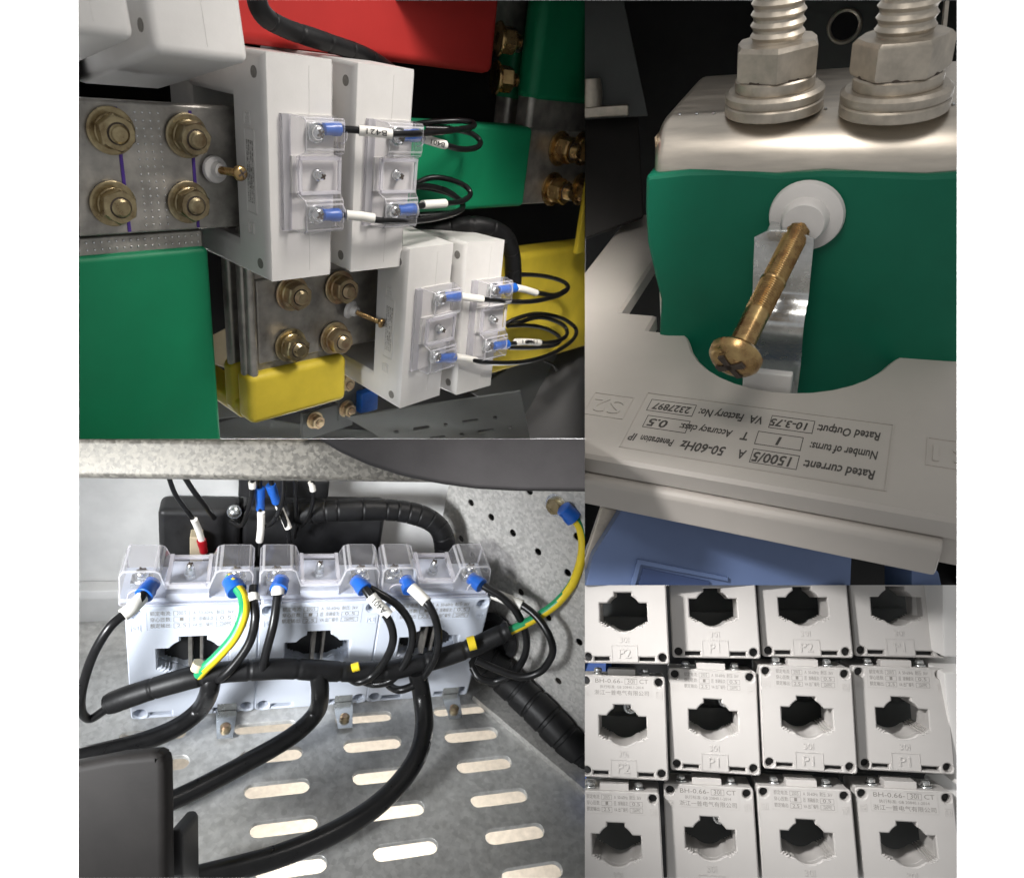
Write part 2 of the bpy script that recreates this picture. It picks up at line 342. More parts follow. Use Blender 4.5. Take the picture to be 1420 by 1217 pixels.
# the clear cover over a transformer's terminals with the screws beneath; U = along, Pd = out, Q = the side the wires leave by
def terminal_cover(ct, O, U, Pd, Q, L, H, B, plastic, flange=True):
    O, U, Pd, Q = Vector(O), Vector(U), Vector(Pd), Vector(Q)
    def T(u, p, q): return O+U*u*L+Pd*p*H+Q*q*B
    def solid(sec, q0, q1, top_in=0.):                 # profile in (u, p) swept along q, the far sides drawn in at the top
        bm = bmesh.new(); A = [bm.verts.new(T(u, p, q0+top_in*p*.5)) for u, p in sec]; E = [bm.verts.new(T(u, p, q1-top_in*p)) for u, p in sec]; n = len(sec)
        bm.faces.new(A); bm.faces.new(E[::-1])
        for i in range(n): bm.faces.new((A[i], E[i], E[(i+1) % n], A[(i+1) % n]))
        bmesh.ops.recalc_face_normals(bm, faces=bm.faces[:]); return bm
    part('terminal_base', join(solid([(.0, -.02), (1, -.02), (1, .12), (0, .12)], .02, .92), solid([(.34, .1), (.66, .1), (.66, .3), (.34, .3)], .0, .96)), plastic, ct)
    for u in (.14, .86):
        c = T(u, .12, .5); e = H*.12
        part('terminal_clamp', moved(bx(-.4, .4, -.4, .4, 0, 1, .08), Matrix.Translation(c) @ Matrix((U*L*.2, Q*B*.36, Pd*H*.2)).transposed().to_4x4()), 'bright_zinc', ct)
        cross_screw(B*.125, H*.26, T(u, .34, .5), Pd, 'bright_zinc', ct)
    part('spacer', lathe([(B*.1, 0), (B*.1, H*.14), (B*.07, H*.2)], T(.5, .3, .5), Pd, 16), 'bright_zinc', ct)
    cross_screw(B*.085, H*.42, T(.5, .36, .5), Pd, 'bright_zinc', ct, washer=False)
    sec = [(0, 0), (1, 0), (1, .86), (.97, 1), (.74, 1), (.70, .93), (.655, .52), (.345, .52), (.30, .93), (.26, 1), (.03, 1), (0, .86)]
    cv = solid(sec, 0.0, 1.04, .16)
    r = bmesh.ops.bevel(cv, geom=cv.edges[:], offset=H*.045, segments=2, profile=.5, affect='EDGES')
    for f in r['faces']: f.material_index = 1
    c = part('terminal_cover', cv, ['clear_plastic', 'clear_edge'], ct, 'clear plastic cover over the screw terminals', angle=25)
    # rim of the saddle and the round wire outlets moulded into the cover
    part('cover_rim', join(solid([(.335, .50), (.365, .50), (.365, .66), (.335, .66)], .08, .92), solid([(.635, .50), (.665, .50), (.665, .66), (.635, .66)], .08, .92), solid([(.365, .5), (.635, .5), (.635, .6), (.365, .6)], .06, .12), solid([(.365, .5), (.635, .5), (.635, .6), (.365, .6)], .88, .94)), 'clear_edge', c)
    for u in (.14, .86):
        part('wire_outlet', tube([T(u, .3, 1.02)+(U*math.cos(a)*B*.17+Pd*math.sin(a)*B*.17) for a in [k*math.pi/8-.6 for k in range(0, 11)]], B*.016, 6, 3), 'clear_edge', c)
    if flange: part('cover_flange', solid([(0, .0), (1, .0), (1, .2), (0, .2)], -.14, .02), 'clear_edge', c)
    return c

_b = struct('backdrop', bx(-4.5, 4.5, 3.0, 3.05, -4, 4), 'backdrop_white', W0); del REGION[_b]
# ================================================================== GROUP A: busbars with four white transformers
CUR[0] = 'A'
XW, XH, XD = .109, .2846, .25
YZX = Matrix(((0, 0, 1, 0), (1, 0, 0, 0), (0, 1, 0, 0), (0, 0, 0, 1)))
CT_LINES = ['额定电流:1500/5A  50-60Hz', '穿心匝数: 1 匝  准确级次: 0.5', '额定输出:10-3.75VA 出厂编号:2327897', '执行标准: GB 20840.1-2014']
def side_text(lines, parent, x, y0, y1, z0, z1, m):
    n = len(lines); bms = []
    for i, s in enumerate(lines):
        T = Matrix(((0, 0, -1), (0, -1, 0), (-1, 0, 0))).to_4x4()          # runs down, top of the letters to the front
        T.translation = (x, y0+(y1-y0)*(i+.5)/n, (z0+z1)/2); bms.append(moved(text_bm(s, (y1-y0)/n*.62, .0001, width=(z1-z0)*.9), T))
    part('lettering', join(*bms), m, parent, weighted=False)
def big_ct(frame, label, cover=True, side=True):
    t = thing('current_transformer', label, 'transformer', frame, (0, 0, 0), 'white transformers around the busbars')
    T = Matrix.Translation((XW, 0, 0)) @ YZX
    body = sheet([(0, 0), (XD, 0), (XD, XH), (0, XH)], [[(.075, .042), (.19, .042), (.19, .228), (.075, .228)]], XW, .007, T)
    part('body', body, 'white_plastic', t, angle=45)
    part('mould_seam', join(bx(XW*.62, XW*.625, -.0004, .02, .01, XH-.01)), 'white_plastic', t)
    if side:
        for z in (XH-.024, .022): part('mounting_hole', lathe([(.0072, 0), (.0072, .0006), (.0045, .0008)], (.0002, .017, z), (-1, 0, 0), 16), 'pale_ink', t)
        npl = part('nameplate', join(bx(-.0008, .004, .021, .0435, .088, .192), *[bx(-.0014, .003, a, b, c, d) for a, b, c, d in ((.0205, .0212, .087, .193), (.0433, .044, .087, .193), (.0205, .044, .087, .0877), (.0205, .044, .1923, .193))]), 'white_plastic', t)
        side_text(CT_LINES, npl, -.0010, .0235, .041, .096, .184, 'pale_ink')
        for z, s in ((.205, 'S1'), (.066, 'S2')):
            e = part('terminal_mark', join(*[bx(-.0012, .003, a, b, c, d) for a, b, c, d in ((.03, .0308, z-.008, z+.008), (.0432, .044, z-.008, z+.008), (.03, .044, z-.008, z-.0072), (.03, .044, z+.0072, z+.008))]), 'white_plastic', t)
            M = Matrix(((0, 0, -1), (0, -1, 0), (-1, 0, 0))).to_4x4(); M.translation = (-.0004, .037, z)
            part('lettering', moved(text_bm(s, .011, .0006), M), 'white_plastic', e, weighted=False)
    if cover: terminal_cover(t, (.034, 0, .070), (0, 0, 1), (0, -1, 0), (1, 0, 0), .147, .034, .076, 'white_plastic')
    return t
F1 = FA; F2 = Frame((-.2499, .0911, .2517), (25.56, -14.72, 44.58)); F3 = Frame((-.2036, .2753, .0525), (25.6, -16.49, 45.86)); F4 = Frame((-.1105, .3672, .082), (20.77, -14.09, 46.81))
big_ct(F1, 'white transformer standing nearest, beside the silver plate with four big nuts')
big_ct(F2, 'white transformer right of the nearest one, in front of the green horizontal bar')
big_ct(F3, 'lower white transformer beside the thin gold screw, its nameplate side showing')
big_ct(F4, 'lower white transformer farthest right, in front of the yellow bar')
# two more of the upper phase, only their lower ends in view
def low_end(label, u0, u1, vb, y, h, tu0):
    a = FA.P(u0, vb, 1, y); b = FA.P(u1, vb, 1, y); z0 = b.z if tu0 else a.z; base = (min(a.x, b.x), y, z0)
    t = thing('current_transformer', label, 'transformer', FA, base, 'white transformers around the busbars')
    fr = FA.sub((a.x, y, z0), (-13, 0, 0)); t.matrix_world = fr.M @ Matrix.Translation(Vector(base)-Vector((a.x, y, z0)))
    bm = bx(a.x, b.x, y, y+.24, z0, z0+h, .010, 3); part('body', bm, 'white_plastic', t)
    s = a.x+(b.x-a.x)*.55; part('mould_seam', bx(s, s+.0006, y-.0004, y+.01, z0+.012, z0+h), 'white_plastic', t)
    part('mounting_hole', lathe([(.007, 0), (.007, .0006), (.0045, .0008)], (a.x+.0002, y+.02, z0+.03), (-1, 0, 0), 16), 'pale_ink', t)
low_end('white transformer end cut off by the top edge, above the big nuts', 214, 347, 74, -.02, .22, 0)
low_end('white transformer end in the top left corner', 60, 190, 56, -.03, .2, 1)

# the middle phase: a tinned bar that passes through the two upper transformers
bar = thing('busbar', 'tinned busbar with four nuts and a green sleeve, left of the nearest transformer', 'busbar', FA, (-.2, .09, .06), 'busbars')
part('plate', bx(-.30, .30, .09, .108, .055, .212, .004, 3), 'tin_plate', bar)
part('plate', bx(-.30, .02, .112, .130, .050, .205, .004, 3), 'tin_plate', bar)
for u, v in ((155, 180), (260, 187), (158, 281), (262, 279)):
    p = FA.P(u-2, v+1, 1, .088); bolt(bar, p, (random.uniform(-.04, .04), -1, random.uniform(-.04, .04)), .0275, 'brass_zinc' if u < 200 else 'dull_zinc', random.random(), random.uniform(.92, 1.12))
for u in (160, 263):
    a = FA.P(u, 150, 1, .0895); part('marker_line', bx(a.x-.002, a.x+.002, .0890, .0900, .058, .205), 'purple_ink', bar, 'purple marker line drawn down the bar')
a = FA.P(286, 337, 1, .10); g0 = a.x
part('strip', bx(-.30, g0-.004, .1, .116, -.45, .052, .004, 3), 'tin_plate', bar)
dots = [lathe([(.0016, 0), (.0012, .0008)], (x, .0995, z), (0, -1, 0), 6) for x in np.arange(-.28, g0-.01, .009) for z in (.036, .045)]
dots += [lathe([(.0015, 0), (.001, .0006)], (x, .0899, z), (0, -1, 0), 6) for z in np.arange(.065, .205, .009) for x in (-.118, -.109, -.1, -.09)]
part('punch_dots', join(*dots), 'bright_zinc', bar)['kind'] = 'stuff'
part('sleeve', bx(-.32, g0, .092, .124, -.5, .030, .009, 3), 'green_sleeve', bar, 'green heat shrink sleeve on the hanging bar')
part('sleeve', bx(.235, .622, .078, .135, .060, .208, .010, 3), 'green_sleeve', bar, 'green heat shrink sleeve right of the transformers')
part('end_plate', bx(.60, 1.1, .088, .118, .062, .205, .004, 3), 'tin_plate', bar, 'bare tinned end of the bar behind the green sleeve')
for u, v in ((775, 206), (765, 262), (806, 206), (804, 262)):
    p = FA.P(u, v, 1, .088); bolt(bar, p, (0, -1, 0), .034, 'gold_screw', random.random(), 1.3)
# the upper phase: red
red = thing('busbar', 'red sleeved busbar across the top', 'busbar', FA, (.05, .15, .28), 'busbars')
a = FA.P(684, 116, 1, .13)
part('sleeve', bx(.0, a.x, .13, .22, .288, .62, .016, 3), 'red_sleeve', red)
part('plate', bx(a.x-.03, a.x+.16, .17, .19, .33, .6, .003), 'tin_plate', red)
for u, v in ((690, 54), (686, 108)):
    p = FA.P(u, v, 1, .15); bolt(red, p, (1, -.5, 0), .030, 'gold_screw', .3, 1.3)
# risers on the right: green sleeves with bare silver below
ris = thing('busbar', 'pair of green sleeved upright bars in the top right corner', 'busbar', FA, tuple(FA.P(740, 172, 1, .10)), 'busbars')
for (ua, ub, vs, ve, y, th) in ((738, 860, 143, 174, .10, .05), (706, 734, 143, 168, .17, .05)):
    a, b = FA.P(ua, vs, 1, y), FA.P(ub, vs, 1, y); lo = FA.P(ua, ve, 1, y)
    part('sleeve', bx(a.x, b.x, y, y+th, a.z, a.z+.5, .018, 4), 'green_sleeve', ris)
    part('plate', bx(a.x+.003, b.x, y+.004, y+th-.004, lo.z-.03, a.z+.02, .012, 4), 'tin_plate', ris)
# the lower phase: yellow
low = thing('busbar', 'lower tinned busbar with four nuts and a short yellow sleeve', 'busbar', FA, (.02, .09, -.27), 'busbars')
zt = FA.P(345, 520, 1, .09).z
part('plate', bx(.033, .42, .09, .106, zt+.012, -.025, .004, 3), 'tin_plate', low)
part('upright', bx(.016, .030, .082, .112, zt-.02, .09, .006, 3), 'tin_plate', low)
part('upright', bx(.012, .2, .094, .112, zt-.02, .02, .006, 3), 'tin_plate', low)
part('upright', bx(.012, .2, .135, .155, zt-.02, .05, .008, 3), 'tin_plate', low)
for u, v in ((404, 406), (470, 398), (402, 478), (463, 468)):
    p = FA.P(u, v, 1, .088); bolt(low, p, (0, -1, 0), .0285, 'copper_zinc' if v < 440 or u > 440 else 'brass_zinc', random.random())
part('sleeve', bx(.010, .197, .078, .122, zt-.085, zt+.002, .012, 3), 'yellow_sleeve', low, 'yellow heat shrink sleeve below the nuts')
part('sleeve', bx(.010, .19, .128, .165, zt-.085, zt+.006, .012, 3), 'yellow_sleeve', low)
part('sleeve', bx(.012, .06, .115, .42, zt-.09, zt-.055, .010, 3), 'yellow_sleeve', low, 'yellow sleeved run going back into the dark')
yr = thing('busbar', 'wide yellow sleeved bar at the right edge', 'busbar', FA, tuple(FA.P(714, 420, 1, .10)), 'busbars')
a = FA.P(712, 346, 1, .10); b = FA.P(790, 493, 1, .10)
part('sleeve', bx(.5, 1.15, .10, .17, b.z+.01, a.z-.012, .014, 3), 'yellow_sleeve', yr)
a = FA.P(808, 300, 1, .05); b = FA.P(808, 352, 1, .05); part('sleeve', bx(a.x, a.x+.1, .05, .062, b.z, FA.P(808, 248, 1, .05).z, .004), 'yellow_sleeve', yr)

# spacer buttons with long screws that press on the bars
def button_screw(label, u0, v0, u1, v1, rb, rs):
    p = FA.P(u0, v0, 1, .085); q = FA.P(u1, v1, 1, .03); d = (q-p)
    t = thing('clamp_screw', label, 'screw', FA, p, 'clamp screws')
    part('button', lathe([(rb, 0), (rb*1.02, rb*.12), (rb*.95, rb*.3), (rb*.6, rb*.45), (rb*.5, rb*.95)], p, d, 24), 'milky_plastic', t)
    part('shank', stud(p, d, rs, d.length*.97, rs*.5), 'gold_screw', t)
    cross_screw(rs*1.9, rs*1.6, q, d, 'gold_screw', t, washer=False, name='head')
button_screw('gold screw in a white button, left of the nearest transformer', 297, 235, 331, 240, .0175, .0052)
button_screw('gold screw in a white button beside the lower transformers', 484, 428, 527, 447, .0165, .0045)

# wires from the clear covers
def A(u, v, y): return FA.P(u, v, 1, y)
def aw(label, pts, lugpx=None, slv=None, words=None, flip=False, r=.0047):
    P = [A(*p) for p in pts]
    wire('control_wire', label, FA, P, r, lug=[A(*p) for p in lugpx] if lugpx else None, sleeve=[A(*p) for p in slv] if slv else None, words=words, flip=flip, group='wires of the white transformers')
aw('black wire from the top terminal of the nearest white transformer, sleeve marked B421', [(447, 179, -.014), (470, 179, -.016), (500, 181, -.03), (545, 186, -.05), (600, 184, -.03), (640, 179, 0), (657, 175, .03), (652, 169, .05), (625, 168, .07), (585, 171, .08), (560, 178, .07)],
   ((447, 179, -.014), (471, 179, -.016)), [(498, 181, -.03), (520, 183, -.041), (543, 186, -.05)], 'B421', True)
aw('black wire from the top terminal over the green bar, sleeve marked B401', [(553, 188, -.012), (572, 187, -.014), (590, 194, -.015), (616, 201, -.01), (640, 207, .0), (660, 205, .02), (666, 197, .04), (655, 186, .05), (630, 180, .06), (590, 178, .08)],
   ((555, 188, -.012), (580, 188, -.014)), [(587, 192, -.015), (602, 197, -.013), (617, 201, -.01)], 'B401', True)
aw('black wire from the bottom terminal of the nearest white transformer', [(446, 298, -.014), (470, 298, -.016), (500, 300, -.03), (530, 306, -.04), (580, 306, -.03), (620, 299, 0), (642, 288, .03), (630, 272, .05), (600, 262, .06), (570, 258, .08)],
   ((446, 298, -.014), (470, 298, -.016)), [(480, 298, -.022), (500, 300, -.03), (519, 303, -.038)])
aw('black looped wire from the bottom terminal over the green bar', [(550, 292, -.012), (572, 290, -.014), (590, 284, -.01), (617, 282, 0), (640, 279, .02), (652, 270, .03), (645, 258, .04), (620, 248, .05), (595, 247, .06), (570, 258, .07), (556, 262, .08)],
   ((550, 292, -.012), (574, 290, -.014)), [(586, 284, -.01), (601, 283, -.005), (617, 282, 0)])
aw('black wire loop lying behind the others at the green bar', [(560, 262, .05), (590, 258, .05), (618, 264, .045), (638, 278, .04), (640, 290, .04), (618, 297, .04), (580, 300, .05)])
aw('black wire from the upper terminal of the lower transformer beside the gold screw', [(615, 412, -.014), (634, 411, -.016), (655, 413, -.03), (690, 417, -.04), (735, 418, -.02), (770, 411, .0), (787, 401, .02), (782, 391, .04), (755, 383, .05), (722, 381, .06), (700, 386, .07)],
   ((613, 412, -.022), (636, 411, -.022)), [(639, 411, -.024), (654, 413, -.03), (669, 415, -.035)])
aw('black wire from the upper terminal in front of the yellow bar', [(690, 402, -.018), (712, 400, -.02), (730, 402, -.02), (750, 407, -.01), (770, 409, 0), (785, 402, .02)],
   ((692, 402, -.02), (714, 399, -.02)), [(717, 399, -.02), (730, 402, -.018), (743, 406, -.014)])
aw('black wire from the lower terminal of the lower transformer beside the gold screw', [(605, 497, -.014), (625, 496, -.016), (645, 497, -.03), (680, 503, -.04), (730, 501, -.02), (770, 488, .0), (795, 470, .02), (798, 455, .03), (778, 441, .05), (745, 435, .06), (715, 442, .07), (700, 450, .08)],
   ((604, 497, -.022), (629, 496, -.022)), [(632, 495, -.024), (646, 497, -.03), (660, 500, -.034)])
aw('black looped wire from the lower terminal in front of the yellow bar', [(685, 478, -.018), (705, 477, -.02), (730, 474, -.02), (750, 475, -.01), (772, 473, 0), (786, 464, .02), (780, 450, .04), (750, 440, .05), (720, 447, .06), (705, 452, .07)],
   ((685, 480, -.02), (704, 477, -.02)), [(715, 474, -.02), (731, 474, -.017), (748, 475, -.01)], '1C401')
aw('black wire loop lying inside the loops at the yellow bar', [(704, 452, .05), (730, 451, .05), (758, 456, .045), (776, 468, .04), (770, 478, .04), (740, 482, .04), (706, 482, .05)])
# wrapped bundles
wrapf = lambda p: (lambda s, t: 1-(.07 if (s % p) < p*.08 else 0.)+.02*math.sin(s*60))
def bundle(label, frame, pts, r, p=.05, name='wrapped_bundle', sub=34): return solo(name, tube(pts, r, 14, sub, wrapf(p)), 'black_wrap', frame, label, 'cable', tuple(pts[0]), angle=40)
bundle('black spiral wrapped bundle running over the red bar', FA, [A(352, -25, .06), A(362, 16, .06), A(392, 38, .07), A(450, 58, .08), A(500, 75, .1), A(535, 95, .12), A(560, 120, .14)], .0125)
bundle('black spiral wrapped bundle curving behind the lower transformers', FA, [A(540, 312, .16), A(600, 318, .13), A(660, 312, .08), A(697, 325, .06), A(710, 352, .06), A(712, 395, .07)], .017, .04)
solo('wire_tail', tube([A(755, 500, .06), A(768, 506, .05), A(772, 514, .05)], .003), 'black_cable', FA, 'cut cable tie tail under the yellow bar', 'cable tie', tuple(A(755, 500, .06)))

# cabinet behind and below
struct('cabinet_back_panel', uvbox(60, -40, 860, 660, .95, .02), 'dark_board', W0)
housing('light_block_side', 'A', -.12, .95, 'dark_board', 'L')  # added unseen wall, cuts light from the left
housing('light_block_top', 'A', .12, .95, 'dark_board', 'T')  # added unseen wall, cuts light from above
sh = solo('cover_sheet', prism([(FA.P(u, v, 1, .19).x, FA.P(u, v, 1, .19).z) for u, v in ((655, 545), (720, 500), (850, 480), (850, 640), (800, 640), (740, 600))], 1, .19, .2, .003), 'dark_sheet', FA, 'dark grey steel sheet in the lower right corner', 'panel', tuple(FA.P(740, 590, 1, .19)))
# perforated tray
ft = Frame(tuple(FA.M @ FA.P(640, 640, 1, .14)), (0, 0, 0)); ft = facing(640, 600, .52)
ft.M = ft.M @ Matrix.Rotation(math.radians(-42), 4, 'X') @ Matrix.Rotation(math.radians(-12), 4, 'Z'); ft.R = ft.M.to_3x3(); ft.o = ft.M.translation.copy()
hol = []
for i in range(-4, 6):
    for j in range(-1, 4):
        cx, cy = i*.052+(.026 if j % 2 else 0), j*.036
        hol.append([(cx+(.013 if k < 6 else -.013)+.005*math.cos(math.pi*(k if k < 6 else k)/5.5-math.pi/2), cy+.005*math.sin(math.pi*k/5.5-math.pi/2)) for k in range(12)] if (i+j) % 2 else circ(cx, cy, .005, 10))
solo('perforated_tray', sheet([(-.22, -.1), (.14, -.1), (.14, .075), (-.1, .075)], [h for h in hol if all(-.2 < p[0] < .13 and -.09 < p[1] < .065 and p[0] > -.16+.3*(p[1]+.02) for p in h)], .004, 0, Matrix.Identity(4)), 'dark_sheet', ft, 'grey perforated steel tray along the bottom edge', 'tray', (0, 0, 0))
# small hardware under the lower transformer
hw = thing('bracket', 'small tinned bracket with rusty bolts below the yellow sleeve', 'bracket', FA, tuple(A(480, 560, .2)))
a, b = A(470, 520, .2), A(502, 575, .2); part('plate', bx(a.x, b.x, .2, .212, b.z, a.z, .002), 'dark_sheet', hw)
a, b = A(420, 572, .2), A(490, 590, .2); part('plate', bx(a.x, b.x, .202, .21, b.z, a.z-.004, .002), 'dark_sheet', hw)
for u, v in ((478, 530), (480, 566), (436, 582)): bolt(hw, A(u, v, .198), (0, -1, 0), .018, 'copper_zinc', .4)
a, b = A(502, 546, .18), A(524, 568, .18); solo('blue_block', bx(a.x, b.x, .18, .2, b.z, a.z, .003), 'blue_lug', FA, 'small deep blue block under the lower transformer', 'block', tuple(a))
solo('steel_angle', uvpoly([(284, 540), (345, 560), (345, 575), (300, 580), (284, 590)], .5, .02, .002), 'dark_sheet', W0, 'grey steel angle seen between green sleeve and yellow sleeve', 'bracket')
solo('steel_rail', uvpoly([(284, 592), (340, 575), (430, 590), (560, 600), (560, 625), (284, 625)], .55, .02, .002), 'dark_sheet', W0, 'dark steel rail along the bottom below the yellow sleeve', 'rail')
solo('shield_board', uvpoly([(284, 470), (340, 440), (340, 520), (284, 500)], .6, .02, .002), 'ivory_plastic', W0, 'brownish board in the shadow left of the silver uprights', 'board')

# ================================================================== GROUP B: close view of a grey transformer clamped on a green busbar
CUR[0] = 'B'
B1 = thing('current_transformer', 'grey transformer with an upside down English nameplate', 'transformer', FB, (.17, 0, -.08))
cx = .17
half = [(.291, .78), (.291, .356), (.225, .356), (.225, .305), (.159, .305)]
arc = [(.155*math.sin(a), .335-.16*math.cos(a)) for a in [math.radians(70-k*10) for k in range(0, 15)]]
openg = [(cx+x, y) for x, y in half] + [(cx+x, y) for x, y in arc] + [(cx-x, y) for x, y in half[::-1]]
outer = [(-.245, -.030), (.62, -.030), (.62, .78)] + openg + [(-.245, .78)]
part('face', sheet(outer, [], .034, .005), 'putty_plastic', B1, angle=45)
rim = bx(-.26, .40, -.042, .5, -.084, -.030, .008, 3)
part('rim', prism([(-.042, -.040), (-.036, -.033), (.02, -.033), (.02, -.084), (-.042, -.084)], 0, -.26, .398, .004), 'putty_plastic', B1)
part('back_shell', bx(-.24, .62, -.024, .1, -.080, -.034, .006), 'putty_plastic', B1)
def frame_lines(x0, x1, y0, y1, t, z): return join(bx(x0-t, x0, y0-t, y1+t, z-.004, z), bx(x1, x1+t, y0-t, y1+t, z-.004, z), bx(x0, x1, y0-t, y0, z-.004, z), bx(x0, x1, y1, y1+t, z-.004, z))
NP = part('nameplate', frame_lines(0, .330, 0, .1286, .0016, .0014), 'putty_plastic', B1)
part('plate_field', bx(0.0012, .3288, .0012, .1274, -.002, .0006), 'putty_plastic', NP)
def btext(s, xr, y, size, width, m='ink', parent=NP, ext=.0001, shear=.15, z=.0009):     # text turned half round, xr = its right end in the picture
    T = Matrix.Translation((xr, y, z)) @ Matrix.Rotation(math.pi, 4, 'Z'); bm = text_bm(s, size, ext, shear, None, 'LEFT', size*.022 if ext < .001 else 0)
    xs = [v.co.x for v in bm.verts]; k = width/(max(xs)-min(xs))
    for v in bm.verts: v.co.x *= k
    return moved(bm, T)
def bbox_lines(x0, x1, y0, y1, t=.0009): return join(bx(x0, x1, y0, y0+t, .0004, .0010), bx(x0, x1, y1-t, y1, .0004, .0010), bx(x0, x0+t, y0, y1, .0004, .0010), bx(x1-t, x1, y0, y1, .0004, .0010))
r1, r2, r3 = .0245, .0625, .1010
T_ = [('Rated current:', .318, r1, .024, .082), ('1500/5', .224, r1, .027, .048), ('A', .164, r1, .025, .010), ('50-60Hz', .138, r1, .026, .060), ('Penetration', .068, r1, .020, .046), ('IP', .016, r1, .022, .011),
      ('Number of turns:', .318, r2, .023, .080), ('1', .206, r2, .024, .006), ('T', .161, r2, .024, .010), ('Accuracy class:', .138, r2, .021, .072), ('0.5', .050, r2, .024, .028),
      ('Rated Output:', .318, r3, .024, .076), ('10-3.75', .232, r3, .022, .048), ('VA', .172, r3, .024, .017), ('Factory No:', .146, r3, .024, .062), ('2327897', .072, r3, .022, .056)]
part('lettering', join(*[btext(*t) for t in T_]), 'ink', NP, weighted=False)
for _v in (bbox_lines(.171, .229, r1-.014, r1+.014), bbox_lines(.170, .228, r2-.014, r2+.014), bbox_lines(.181, .237, r3-.014, r3+.014), bbox_lines(.016, .078, r2-.014, r2+.014), bbox_lines(.010, .077, r3-.014, r3+.014)): part('value_box', _v, 'ink', NP, weighted=False)
for s, x0 in (('S2', -.078), ('S1', .372)):
    e = part('terminal_mark', frame_lines(x0, x0+.06, .060, .112, .0016, .0012), 'putty_plastic', B1)
    part('lettering', btext(s, x0+.054, .086, .046, .046, ext=.0012, shear=0, z=.0006), 'putty_plastic', e, weighted=False)
# blue block underneath
k = 1.06/1000
def ub(u, v): return ((u-710)*k, (608.5-v)*k)
bb = thing('blue_block', 'blue plastic block under the grey transformer', 'block', W0, (ub(1000, 800)[0], .06, ub(1000, 830)[1]))
part('body', uvpoly([(872, 690), (1183, 745), (1178, 860), (800, 860), (822, 770)], .06, .1, .003), 'blue_plastic', bb)
part('ridge', join(uvpoly([(884, 775), (1010, 800), (1010, 806), (889, 783), (868, 860), (862, 860)], .055, .006, .001)), 'blue_plastic', bb)
part('pocket', uvpoly([(892, 787), (985, 806), (985, 860), (872, 860)], .0565, .004, .001), 'shaded_blue_plastic', bb, 'pocket of the blue block, its shade painted as darker blue')  # shade of the recess painted as a darker blue piece
solo('blue_post', uvpoly([(1264, 780), (1292, 784), (1303, 792), (1307, 810), (1307, 860), (1264, 860)], .05, .08, .005), 'blue_plastic', W0, 'rounded blue corner right of the dark gap, bottom edge', 'block')
solo('steel_clip', uvpoly([(835, 700), (862, 708), (835, 765), (820, 790), (805, 790)], .09, .02, .004), 'grey_zinc', W0, 'small grey metal clip left of the blue block', 'clip')
# the bent bar with its green sleeve
gb = thing('busbar', 'bent silver busbar in a green sleeve, two big bolts on top', 'busbar', FB, (.15, .3, 0), 'busbars')
zt, rr = .330, .066
prof = [(.304, -.3)]+[(.304+rr-rr*math.cos(a), zt-rr+rr*math.sin(a)) for a in [math.radians(k*9) for k in range(0, 11)]]+[(.56, zt), (.56, zt-.035), (.34, zt-.035), (.34, -.3)]
pb = bmesh.new(); x0, x1 = -.036, .62
bev = prism(prof, 0, x0, x1, 0)
edges = [e for e in bev.edges if all(abs(v.co.x-x0) < 1e-6 for v in e.verts)]
bmesh.ops.bevel(bev, geom=edges, offset=.016, segments=4, profile=.5, affect='EDGES')
part('bar', bev, 'silver_bar', gb, angle=40)
sl = bx(-.046, .62, .296, .352, -.3, .270, .006, 2)
bmesh.ops.subdivide_edges(sl, edges=sl.edges[:], cuts=10, use_grid_fill=True)
for v in sl.verts:
    if v.co.y < .31: v.co.y += .0035*math.sin(v.co.x*31+2*math.sin(v.co.z*22))+.002*math.sin(v.co.z*47+v.co.x*17)
    if v.co.z > .26: v.co.z += .003*math.sin(v.co.x*37)-.008*max(0, v.co.x-.05)
    if v.co.x < -.03: v.co.x += .006*math.sin(v.co.z*26)+(.27-v.co.z)*.05
part('sleeve', sl, 'dark_green_sleeve', gb, 'dark green heat shrink sleeve', angle=80)
part('punch_dots', join(*[lathe([(.0028, 0), (.0018, .0016)], (x, .362, zt-.0003), (0, 0, 1), 6) for x in np.arange(-.01, .5, .0245)]), 'bright_zinc', gb)['kind'] = 'stuff'
for u, tn in ((1072, .2), (1238, .62)):
    p = FB.P(u, 152, 2, zt); up = Vector((0, 0, 1)); b = part('bolt', stud(p, up, .034, .30, .0125), 'grey_zinc', gb, angle=50)
    R = .064
    part('washer', lathe([(R*.98, 0), (R, .002), (R, .012), (R*.97, .014)], p, up, 36), 'grey_zinc', b)
    part('washer', lathe([(R*.96, .014), (R*1.0, .018), (R*1.0, .025), (R*.92, .029)], p, up, 36), 'grey_zinc', b)
    part('spring_washer', lathe([(R*.78, .029), (R*.8, .031), (R*.8, .042), (R*.76, .044)], p, up, 32), 'grey_zinc', b)
    part('nut', hexnut(p+up*.045, up, .097, .041, tn), 'grey_zinc', b, angle=20)
    part('thread_grime', lathe([(.0485, .0), (.049, .002), (.0485, .004)], p+up*.0435, up, 24), 'rust_dark', b)
